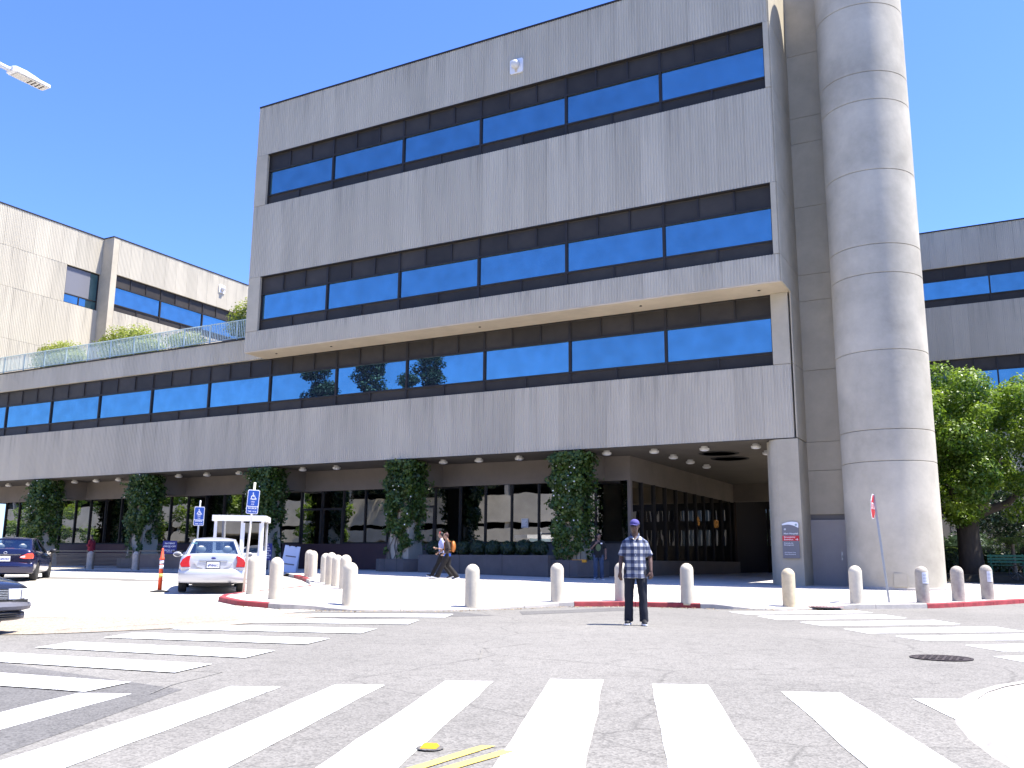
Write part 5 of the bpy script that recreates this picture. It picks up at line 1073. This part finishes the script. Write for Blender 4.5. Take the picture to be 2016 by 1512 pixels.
def plaid():
    m = bpy.data.materials.new('plaid_cotton'); m.use_nodes = True; n, l = m.node_tree.nodes, m.node_tree.links; b = n['Principled BSDF']; b.inputs['Roughness'].default_value = .9
    tc = n.new('ShaderNodeTexCoord'); sp = n.new('ShaderNodeSeparateXYZ'); l.new(tc.outputs['Object'], sp.inputs[0])
    def band(sock, per, w, ph):
        a = n.new('ShaderNodeMath'); a.operation = 'MULTIPLY_ADD'; a.inputs[1].default_value = 1/per; a.inputs[2].default_value = ph; l.new(sock, a.inputs[0])
        f = n.new('ShaderNodeMath'); f.operation = 'FRACT'; l.new(a.outputs[0], f.inputs[0]); c = n.new('ShaderNodeMath'); c.operation = 'LESS_THAN'; c.inputs[1].default_value = w; l.new(f.outputs[0], c.inputs[0]); return c.outputs[0]
    ax = n.new('ShaderNodeMath'); ax.operation = 'MULTIPLY_ADD'; ax.inputs[1].default_value = .35; l.new(sp.outputs['Y'], ax.inputs[0]); l.new(sp.outputs['X'], ax.inputs[2])
    x1, z1 = band(ax.outputs[0], .115, .52, .1), band(sp.outputs['Z'], .12, .50, .2); x2, z2 = band(ax.outputs[0], .105, .10, .38), band(sp.outputs['Z'], .115, .10, .45)
    s = n.new('ShaderNodeMath'); s.operation = 'ADD'; l.new(x1, s.inputs[0]); l.new(z1, s.inputs[1]); s2 = n.new('ShaderNodeMath'); s2.operation = 'ADD'; l.new(x2, s2.inputs[0]); l.new(z2, s2.inputs[1])
    s3 = n.new('ShaderNodeMath'); s3.operation = 'MULTIPLY_ADD'; s3.inputs[1].default_value = .38; l.new(s.outputs[0], s3.inputs[0]); s4 = n.new('ShaderNodeMath'); s4.operation = 'MULTIPLY'; s4.inputs[1].default_value = .10; l.new(s2.outputs[0], s4.inputs[0]); l.new(s4.outputs[0], s3.inputs[2])
    r = n.new('ShaderNodeValToRGB'); e = r.color_ramp.elements; e[0].color = (.52, .51, .47, 1); e[1].position = .9; e[1].color = (.014, .02, .052, 1); q = e.new(.42); q.color = (.10, .12, .19, 1)
    l.new(s3.outputs[0], r.inputs[0]); l.new(r.outputs[0], b.inputs['Base Color']); return m
M['denim'] = mat('dark_denim', (.012, .014, .022), .85, var=.35, scale=4); M['jeans'] = mat('blue_jeans', (.045, .065, .11), .85, var=.3, scale=4); M['blacktee'] = mat('black_cotton', (.012, .012, .012), .9); M['cap'] = mat('purple_blue_cap', (.075, .065, .23), .85, var=.1, scale=10)
M['redwool'] = mat('red_jacket', (.22, .012, .022), .85, var=.1, scale=5); M['blueshirt'] = mat('pale_blue_shirt', (.34, .38, .62), .85, var=.08, scale=6); M['darkpants'] = mat('black_trousers', (.010, .009, .009), .9, var=.2, scale=5); M['brownpants'] = mat('dark_brown_trousers', (.013, .011, .010), .9, var=.2, scale=5)
M['hair'] = mat('black_hair', (.010, .008, .007), .6); M['hairbr'] = mat('auburn_hair', (.06, .02, .016), .6); M['bag'] = mat('orange_bag', (.45, .15, .03), .5, var=.2, scale=6); M['royal'] = mat('royal_blue_top', (.03, .11, .48), .85)
M['tanjack'] = mat('patterned_jacket', (.045, .032, .028), .85, var=.6, scale=12)

# man in cap and plaid shirt
J = dict(pelvis=(0, 0, .98), chest=(0, .01, 1.36), neck=(0, .0, 1.55), head=(.0, -.03, 1.715), shoL=(.18, .01, 1.415), shoR=(-.18, .01, 1.415), elbL=(.265, .02, 1.16), elbR=(-.25, .03, 1.16), wriL=(.275, -.09, .92), wriR=(-.27, -.04, .91),
         hdirL=(-.02, -.12, -1), hdirR=(.03, -.06, -1), palmL=(-.6, .8, 0), palmR=(.6, .8, 0), curlL=.9, hipL=(.10, 0, .93), hipR=(-.10, 0, .93), kneL=(.125, -.05, .51), kneR=(-.12, .0, .51), ankL=(.135, -.03, .085), ankR=(-.13, .03, .085), toeL=(.12, -1, 0), toeR=(-.2, -1, 0))
mx_, my_ = -6.05, 15.72
o, (at, r, s, f), shp = person('man in purple-blue cap and blue plaid shirt walking across the road', (mx_, my_, G(mx_, my_)+.012), math.atan2(6.05, 15.72), 1.84, J, skin_d, plaid(), 'denim', 'black', 'text', .44, .10, .010, 1.04, (-.22, -1, -.03), .55, wide=1.06)
mb = MB(); mb.ell(at(0, -.03*r, .42*r), .74*r, .84*r, .66*r, 16, 10); cp = blob(mb, 'cap', .008, 3, 'cap', o)
bm = bmesh.new(); bm.from_mesh(cp.data); bmesh.ops.bisect_plane(bm, geom=bm.verts[:]+bm.edges[:]+bm.faces[:], plane_co=at(0, 0, .24*r), plane_no=(0, 0, -1), clear_outer=True); bm.to_mesh(cp.data); bm.free()
br = MB(); vs = []
for i in range(11):
    a = -1.25+2.5*i/10
    for q, dz in ((.74, .0), (1.22, -.06)): vs.append(at(.64*r*math.sin(a), (.35+.0)*r+math.cos(a)*(.45*r if q < 1 else .95*r), .30*r+dz*r-.10*r*abs(math.sin(a))))
br.add(vs, [(2*i, 2*i+1, 2*i+3, 2*i+2) for i in range(10)]); me = modded(br.mesh('peak', 'cap', True), ('SOLIDIFY', dict(thickness=.008))); put('peak', me, o)
sg = MB()
for q in (-1, 1): sg.ell(at(q*.30*r, .74*r, .06*r), .20*r, .06*r, .12*r, 12, 8); sg.tube([at(q*.46*r, .66*r, .10*r), at(q*.70*r, -.05*r, .08*r)], .004, 6)
sg.tube([at(-.12*r, .78*r, .10*r), at(.12*r, .78*r, .10*r)], .005, 6); sg.build('sunglasses', 'black', o, smooth=True)
for i in range(6): MB().ell((.006, -.152-.010*(i < 3), 1.46-.085*i), .007, .004, .007, 8, 4).build('button', 'text', shp)
cl = MB()
for q in (-1, 1): cl.add([(q*.005, -.112, 1.475), (q*.075, -.112, 1.515), (q*.085, -.03, 1.575), (q*.07, .02, 1.60), (q*.055, -.05, 1.565)], [(0, 1, 2, 4), (2, 3, 4)])
cl = modded(cl.mesh('collar', shp.data.materials[0]), ('SOLIDIFY', dict(thickness=.008))); put('collar', cl, shp)

# man in black T-shirt, hand raised to his mouth
J = dict(pelvis=(0, 0, .93), chest=(0, .01, 1.27), neck=(0, .0, 1.45), head=(.02, -.03, 1.60), shoL=(.19, .01, 1.38), shoR=(-.19, .01, 1.38), elbL=(.27, .04, 1.10), elbR=(-.27, -.06, 1.12), wriL=(.27, -.02, .86), wriR=(-.12, -.20, 1.30), hdirL=(0, -.1, -1), hdirR=(.6, .1, .8), palmL=(-1, .2, 0), palmR=(.3, .9, 0),
         hipL=(.10, 0, .88), hipR=(-.10, 0, .88), kneL=(.12, -.05, .48), kneR=(-.11, -.01, .48), ankL=(.13, .0, .085), ankR=(-.12, -.02, .085), toeL=(.25, -1, 0), toeR=(-.2, -1, 0))
bx2, by2 = -13.98, 32.5
o, (at, r, s, f), shp = person('man in black T-shirt and jeans, hand at his mouth, beside the end planter', (bx2, by2, SW(bx2, by2)), math.atan2(13.98, 32.5), 1.72, J, skin_m, 'blacktee', 'jeans', 'grey', 'text', .40, .04, .012, 1.03, (.15, -1, -.1), .9)
mb = MB(); mb.ell(at(0, -.10*r, .40*r), .70*r, .78*r, .62*r, 14, 10); blob(mb, 'hair', .01, 2, 'hair', o)
M['lime'] = mat('faded_green_print', (.10, .14, .06), .9); MB().ell((0, -.137, 1.18), .10, .016, .13, 14, 8).build('shirt_print', 'lime', shp); MB().box(.08, .15, -.150, -.142, 1.31, 1.36).build('name_badge', 'text', shp)
# two women walking left
def walk(ph, h, lean=.03):
    k = h/1.65
    return {a: tuple(c*k for c in b) if isinstance(b, tuple) else b for a, b in dict(pelvis=(0, 0, .90), chest=(0, -lean, 1.22), neck=(0, -lean-.01, 1.40), head=(0, -lean-.05, 1.535), shoL=(.165, -lean, 1.33), shoR=(-.165, -lean, 1.33), elbL=(.21, .08, 1.06), elbR=(-.20, .02, 1.07), wriL=(.19, -.10, .92), wriR=(-.16, -.20, 1.06), hdirL=(0, -.7, -.5), hdirR=(.1, -1, .15), palmL=(-1, 0, .2), palmR=(1, 0, .4),
        hipL=(.085, 0, .86), hipR=(-.085, 0, .86), kneL=(.09, -.17, .49), kneR=(-.09, .02, .47), ankL=(.09, -.36, .13), ankR=(-.09, .34, .13), toeL=(0, -1, .25), toeR=(0, -1, -.3)).items()}
wa = -math.atan2(.93, .37)           # heading left in the picture
for k_, (x, y, h, lb, sk, shm, trm, hr, sl, rz) in enumerate(((-18.2, 28.2, 1.66, 'woman in pale blue top and black trousers, farther of two walking left', skin_l, 'blueshirt', 'darkpants', 'hair', .5, R(-62)), (-17.72, 27.8, 1.62, 'woman in brown patterned jacket with orange bag, nearer of two walking left', skin_l, 'tanjack', 'brownpants', 'hairbr', .95, R(-62)))):
    Jw = walk(0, h)
    if k_ == 1: Jw['kneL'], Jw['kneR'] = Jw['kneL'], Jw['kneR']; Jw['flare'] = 1.25
    o, (at, r, s, f), shp = person(lb, (x, y, SW(x, y)-.01), rz, h, Jw, sk, shm, trm, 'black', 'text', sl, .03, .012, .92, (0, -1, 0), .5)
    mb = MB(); mb.ell(at(0, -.18*r, .30*r), .74*r, .82*r, .74*r, 14, 10); mb.ell(at(0, -.62*r, -.1*r), .5*r, .34*r, .55*r, 12, 8)
    if k_ == 1: mb.ell(at(0, -.35*r, 1.05*r), .3*r, .3*r, .25*r, 10, 8)
    blob(mb, hr, .01, 3, 'hair', o)
    if k_ == 0: MB().tube([at(.72*r*math.cos(t), .2*r, .3*r+.72*r*math.sin(t)) for t in np.linspace(.1, PI-.1, 12)], .012, 6).build('headband', 'signred', o, smooth=True)
    else:
        MB().box(-.15, .15, -.115, .115, .80, .90).build('blue_hem', 'royal', o)
        bg = thing('shoulder_bag', 'orange leather bag on the back of the nearer walking woman', 'bag', (x, y, SW(x, y)), rz); mb = MB(); mb.ell((0, .19, 1.13), .15, .09, .20, 14, 10); blob(mb, 'bag', .012, 3, 'pouch', bg); MB().tube([(.12, .12, 1.28), (.13, -.02, 1.37), (.11, -.14, 1.25), (.12, -.10, 1.0), (.12, .14, .98)], .012, 6).build('strap', 'bag', bg, smooth=True)
# person in red jacket behind the fence
J = dict(pelvis=(0, 0, .92), chest=(0, .01, 1.26), neck=(0, .0, 1.44), head=(0, -.03, 1.59), shoL=(.19, .01, 1.37), shoR=(-.19, .01, 1.37), elbL=(.26, -.03, 1.10), elbR=(-.26, -.03, 1.10), wriL=(.08, -.22, 1.14), wriR=(-.06, -.22, 1.10), hdirL=(-1, -.2, 0), hdirR=(1, -.2, 0), palmL=(0, 1, 0), palmR=(0, 1, 0),
         hipL=(.10, 0, .87), hipR=(-.10, 0, .87), kneL=(.11, -.02, .47), kneR=(-.11, -.01, .47), ankL=(.12, .0, .085), ankR=(-.12, 0, .085), toeL=(.1, -1, 0), toeR=(-.1, -1, 0))
o, (at, r, s, f), shp = person('person in long red jacket standing behind the fence, arms folded', (-43.6, 33.0, SW(-43.6, 33)+.0), R(-68), 1.72, J, skin_m, 'redwool', 'darkpants', 'black', 'black', .96, .22, .013, 1.16, (0, -1, 0), .6, wide=1.12)
mb = MB(); mb.ell(at(0, -.12*r, .36*r), .70*r, .78*r, .64*r, 14, 10); blob(mb, 'hair', .01, 2, 'hair', o)
# ------------------------------------------------------------------ trees and plants
def broad_tree(name, label, loc, crown, n, ls, m, trunk_r, limbs, seed, cat='tree', group=None, trunk_h=2.5, shrink=1.):
    """crown: list of (x, y, z, r) clumps relative to the base"""
    t = thing(name, label, cat, loc, group=group); rs = np.random.default_rng(seed); tb = MB()
    tb.tube([(0, 0, -.3), (.03, 0, .4), (-.02, .03, trunk_h*.6), (.0, 0, trunk_h)], [trunk_r*1.35, trunk_r*1.05, trunk_r*.92, trunk_r*.95], 14)
    for tip, r0 in limbs:
        tip = Vector(tip); b = Vector((0, 0, trunk_h*.92)); mid = b.lerp(tip, .45)+Vector((tip.x*.12, tip.y*.12, -.25)); tb.tube([b, b.lerp(mid, .5)+Vector((0, 0, .02)), mid, mid.lerp(tip, .55)+Vector((.08, .05, .05)), tip], [r0, r0*.88, r0*.7, r0*.45, r0*.2], 9)
    tb.build('trunk', 'bark', t, smooth=True)
    P, N, T_ = [], [], []; tot = sum(c[3]**2 for c in crown)
    for c in crown:
        k = int(n*c[3]**2/tot); D_ = rs.normal(size=(k, 3)); D_ /= np.linalg.norm(D_, axis=1)[:, None]; rr = c[3]*rs.uniform(.45, 1.0, k)**.5*(1+.12*rs.normal(size=k))
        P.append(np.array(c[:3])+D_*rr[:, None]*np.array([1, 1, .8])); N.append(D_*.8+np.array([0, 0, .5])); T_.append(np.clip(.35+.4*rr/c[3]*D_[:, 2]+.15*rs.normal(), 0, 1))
    P, N, T_ = np.concatenate(P), np.concatenate(N), np.concatenate(T_)
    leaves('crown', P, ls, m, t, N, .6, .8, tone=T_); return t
rs = np.random.default_rng(5)
tx, ty = -1.95, 46.6; tz = .95
cr = []
for k in range(96):
    a, b = rs.uniform(0, 2*PI), rs.uniform(-.25, 1); rad = 4.3*math.sqrt(rs.uniform(.1, 1)); z = 5.4+3.4*b*(1-(rad/5.6)**2*.6); cr.append((rad*math.cos(a)+1.3, rad*math.sin(a), z+rs.uniform(-.4, .5), rs.uniform(.6, 1.05)))
for k in range(46):
    a = rs.uniform(0, 2*PI); rad = 4.6*math.sqrt(rs.uniform(.35, 1)); cr.append((rad*math.cos(a)+1.4, rad*math.sin(a), rs.uniform(3.0, 5.2), rs.uniform(.55, .9)))
for k in range(30):
    a = rs.uniform(-PI, .6); rad = rs.uniform(1.2, 4.4); cr.append((rad*math.cos(a)+1.2, rad*math.sin(a)-.4, rs.uniform(2.5, 4.2), rs.uniform(.4, .75)))
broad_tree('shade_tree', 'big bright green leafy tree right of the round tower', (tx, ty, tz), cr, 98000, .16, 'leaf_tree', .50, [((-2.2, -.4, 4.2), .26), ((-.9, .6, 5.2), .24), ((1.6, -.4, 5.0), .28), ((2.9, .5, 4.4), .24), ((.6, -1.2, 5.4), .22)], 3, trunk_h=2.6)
# bed under the tree
mb = MB(); el = [(tx+.8+4.2*math.cos(a)*(1+.1*math.sin(3*a)), ty+1.5+3.6*math.sin(a)) for a in np.linspace(0, 2*PI, 36, endpoint=False)]
vs = [(x, y, .3) for x, y in el]+[(tx+.8+(x-tx-.8)*.9, ty+1.5+(y-ty-1.5)*.9, tz-.12) for x, y in el]+[(tx+.8, ty+1.5, tz+.02)]; n = 36
mb.add(vs, [(i, (i+1) % n, n+(i+1) % n, n+i) for i in range(n)]+[(n+i, n+(i+1) % n, 2*n) for i in range(n)]); bed = mb.build('planting_bed', 'soil', smooth=True); bed['kind'] = 'structure'
def fern(loc, n, ln, label, seed, h=.9):
    rs = np.random.default_rng(seed); t = thing('fern', label, 'fern', loc, group='ferns under the tree'); P, N = [], []; sp = MB(); sp.tube([(0, 0, -.1), (0, 0, h)], [.09, .07], 8)
    for k in range(n):
        a = 2*PI*k/n+rs.uniform(-.2, .2); d_ = np.array([math.cos(a), math.sin(a), 0]); sd = np.array([-math.sin(a), math.cos(a), 0]); up_ = rs.uniform(.25, .6); pts = []
        for i in range(26):
            s_ = i/25; c = d_*ln*s_+np.array([0, 0, h+ln*(up_*s_*1.6-1.0*s_*s_)]); pts.append(tuple(c)); w = .30*ln*math.sin(PI*min(1, s_*.9+.12))
            for q in (-1, 1):
                for j in range(5): P.append(c+sd*q*w*(j+.6)/5+np.array([0, 0, -.05*(j/5)**2])); N.append((0, 0, 1.))
        sp.tube(pts[::5], .008, 4)
    sp.build('stem', 'stem', t); leaves('frond', np.array(P), .10, 'leaf_fern', t, np.array(N), .5, .35)
fern((tx-1.5, ty+.6, tz-.1), 9, 1.5, 'arching fern between the tower and the tree trunk', 1); fern((tx+1.7, ty+.8, tz-.1), 9, 1.7, 'arching fern just right of the tree trunk', 2, 1.4); fern((tx+3.3, ty+2.2, tz-.1), 9, 1.8, 'tall arching fern at the right edge by the hut', 4, 2.0)
for i, (dx, dy, r_, lb) in enumerate(((-1.2, 2.4, .8, 'low dark bush left behind the tree trunk'), (.9, 3.6, .9, 'dark bush right behind the tree trunk'), (2.6, 5.2, 1.1, 'dark bush behind the green bench'), (-.4, 6.0, 1.4, 'tall dark bush in the shade far behind the trunk'), (4.6, 6.5, 1.6, 'tall dark bush behind the little hut'))): ball('bush', (tx+dx, ty+dy, tz-.35), r_, 1600, 'leaf_dark', lb, 'bush', 'bushes under the tree', .85, .12)
def tall_bg(x, y, lb, seed):
    rs = np.random.default_rng(seed); c_ = [(rs.uniform(-2.2, 2.2), rs.uniform(-1.5, 1.5), 1.2+rs.uniform(0, 5.5), rs.uniform(.8, 1.4)) for _ in range(26)]
    broad_tree('background_tree', lb, (x, y, .5), c_, 9000, .20, 'leaf_dark', .2, [((1, 0, 4), .1), ((-1, .3, 4.5), .1)], seed, group='trees behind the bed', trunk_h=2)
tall_bg(-.5, 61, 'dark leafy tree behind the bed near the tower', 8); tall_bg(4.0, 60, 'dark leafy tree behind the hut at the right edge', 9); tall_bg(-16.5, 66, 'leafy tree seen through the passage slits', 12)
# little hut
ht = thing('garden_hut', 'small grey gabled hut with one dark window under the tree', 'hut', (tx+2.85, ty+4.4, tz-.3), R(12))
MB().box(-.62, .62, -.5, .5, 0, 1.75).build('wall', 'hut', ht); mb = MB(); mb.add([(-.72, -.6, 1.72), (.72, -.6, 1.72), (.72, .6, 1.72), (-.72, .6, 1.72), (-.0, -.35, 2.7), (0, .35, 2.7)], [(0, 1, 4), (1, 2, 5, 4), (2, 3, 5), (3, 0, 4, 5), (3, 2, 1, 0)]); mb.build('roof', 'roofing', ht); w_ = MB().box(-.18, .18, -.515, -.49, .85, 1.35).build('window', 'black', ht); MB().box(-.22, .22, -.53, -.51, .80, .85).build('sill', 'hut', w_)
# benches
def bench(loc, rz, lb):
    o = thing('park_bench', lb, 'bench', loc, rz, 'green benches under the tree')
    for i in range(4): MB().box(-.75, .75, -.25+.12*i, -.16+.12*i, .43, .46).build('seat_slat', 'green', o)
    for i in range(3): MB().box(-.75, .75, .24+.03*i, .27+.03*i, .54+.13*i, .63+.13*i).build('back_slat', 'green', o)
    for s_ in (-1, 1): mb = MB(); mb.box(s_*.62-.03, s_*.62+.03, -.22, -.17, 0, .43); mb.box(s_*.62-.03, s_*.62+.03, .2, .25, 0, .54); mb.box(s_*.62-.03, s_*.62+.03, -.22, .25, .39, .43); mb.tube([(s_*.62, .22, .5), (s_*.62, .34, .93)], .025, 6); mb.build('leg', 'green', o)
bench((tx+1.45, ty-.7, tz-.12), R(5), 'green slatted bench right of the tree trunk'); bench((tx+3.4, ty-1.2, tz-.2), R(-8), 'green slatted bench at the right edge behind the bicycle')
# bicycle
bc = thing('bicycle', 'dark bicycle parked by the green bench at the right', 'bicycle', (tx+2.3, ty-2.0, .62), R(8))
for x, nm in ((-.5, 'wheel'), (.55, 'wheel')):
    w_ = put('wheel', None, bc, (x, 0, .34)); mb = MB(); mb.tube([(.32*math.cos(t), 0, .32*math.sin(t)) for t in np.linspace(0, 2*PI, 25)], .02, 6, False); mb.build('tyre', 'rubber', w_, smooth=True); mb = MB()
    for q in range(8): mb.tube([(0, 0, 0), (.31*math.cos(q*PI/4), 0, .31*math.sin(q*PI/4))], .003, 4)
    mb.build('spokes', 'metal', w_)
mb = MB(); [mb.tube([a, b], .018, 6) for a, b in (((-.5, 0, .34), (-.1, 0, .32)), ((-.1, 0, .32), (-.2, 0, .80)), ((-.5, 0, .34), (-.18, 0, .74)), ((-.18, 0, .74), (.38, 0, .78)), ((-.1, 0, .32), (.40, 0, .70)), ((.36, 0, .92), (.55, 0, .34)))]; mb.build('frame', 'black', bc, smooth=True)
MB().ell((-.22, 0, .84), .12, .06, .03, 10, 6).build('saddle', 'black', bc, smooth=True); MB().tube([(.30, -.26, .98), (.38, -.1, 1.0), (.38, .1, 1.0), (.30, .26, .98)], .013, 6).build('handlebar', 'chrome', bc, smooth=True)
# terrace shrubs
def tshrub(x, y, rx, rz_, n, lb, m='leaf_yel'):
    t = thing('terrace_shrub', lb, 'shrub', (x, y, 12.4), group='shrubs on the roof terrace'); D_ = RNG.normal(size=(n, 3)); D_ /= np.linalg.norm(D_, axis=1)[:, None]; rr = RNG.uniform(.55, 1.05, n)[:, None]
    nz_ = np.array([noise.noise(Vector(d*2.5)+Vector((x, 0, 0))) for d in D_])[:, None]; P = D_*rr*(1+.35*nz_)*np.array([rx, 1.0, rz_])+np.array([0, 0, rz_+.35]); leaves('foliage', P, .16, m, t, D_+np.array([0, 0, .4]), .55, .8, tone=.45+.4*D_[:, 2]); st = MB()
    for k in range(5): a = k*1.3; st.tube([(.2*math.cos(a), .2*math.sin(a), 0), (rx*.5*math.cos(a), .5*math.sin(a), rz_*1.2)], [.04, .015], 6)
    st.build('stem', 'stem', t)
tshrub(-53.2, 36.6, 2.3, 1.1, 4600, 'yellow-green shrub farthest left on the roof terrace'); tshrub(-46.6, 36.4, 2.5, 1.2, 5200, 'larger yellow-green shrub in the middle of the roof terrace'); tshrub(-36.5, 36.3, 1.4, 1.35, 3000, 'dark-tipped shrub against the main block on the terrace', 'leaf_yel')
for i, (x, lb) in enumerate(((-50, 'low leafy plant behind the railing, left of the middle shrub'), (-43.3, 'low leafy plant behind the railing, right of the middle shrub'), (-40.0, 'small flowering plant behind the railing'))): tshrub(x, 35.0, 1.3, .45, 1200, lb)

# ------------------------------------------------------------------ the other side of the road (seen in the glass)
GA = thing('parking_garage', 'pale concrete parking garage mirrored in the lobby glass', 'building', (0, 0, 0))
for z0, z1 in ((3.65, 5.2), (5.8, 9.2), (11.2, 13.2)): MB().box(-190, 45, -25, -24.6, z0, z1).build('spandrel', 'garage', GA)
for z in (.1, 3.6, 7.4, 11.1): MB().box(-190, 45, -45, -25, z, z+.25).build('floor_slab', 'garage', GA)
MB().box(-190, 45, -45.3, -45, .1, 13).build('rear_wall', 'dark', GA)
for x in np.arange(-190, 46, 8): MB().box(x-.3, x+.3, -25.6, -25.01, .1, 13).build('pier', 'garage', GA)
def mtree(name, x, y, h, r, n, m, lb, seed, kind):
    rs = np.random.default_rng(seed); c_ = []
    if kind == 'round':
        for _ in range(30): a = rs.uniform(0, 2*PI); q = r*math.sqrt(rs.uniform(0, 1)); c_.append((q*math.cos(a), q*math.sin(a), rs.uniform(.25, .95)*h, rs.uniform(.8, 1.5)))
    else:
        for _ in range(80): t_ = rs.uniform(.35, 1); a = rs.uniform(0, 2*PI); q = r*(1.15-t_)*rs.uniform(.3, 1.1); c_.append((q*math.cos(a), q*math.sin(a), t_*h, rs.uniform(.6, 1.3)))
    broad_tree(name, lb, (x, y, G(x, y)), c_, n, .34 if kind == 'round' else .3, m, .3, [((.8, 0, h*.6), .14), ((-.8, .4, h*.65), .14)], seed, group='trees across the road', trunk_h=h*.3 if kind == 'round' else h*.6)
for i, (x, y, h, r, lb) in enumerate(((-72, -14, 10, 3.0, 'nearest mirrored sunlit tree left of the garage'), (-86, -13, 11, 4.5, 'second mirrored sunlit tree left of the garage'), (-97, -12, 11, 4.5, 'third mirrored sunlit tree left of the garage'), (-108, -12, 12, 5, 'fourth mirrored sunlit tree left of the garage'), (-121, -11, 11, 5, 'fifth mirrored sunlit tree left of the garage'))): mtree('street_tree', x, y, h, r, 9000, 'leaf_tree', lb, 20+i, 'round')
for i, (x, y, h, r, lb) in enumerate(((-75.5, -21, 26, 8.0, 'broad dark conifer mirrored at the left of the window band'), (-67.0, -20, 27, 6.5, 'pointed dark conifer mirrored in the window band'), (-59.5, -21, 26, 8.0, 'broad dark conifer mirrored at the right of the window band'))): mtree('conifer', x, y, h, r, 20000, 'leaf_con', lb, 40+i, 'cone')

bpy.data.scenes.remove(TMP)
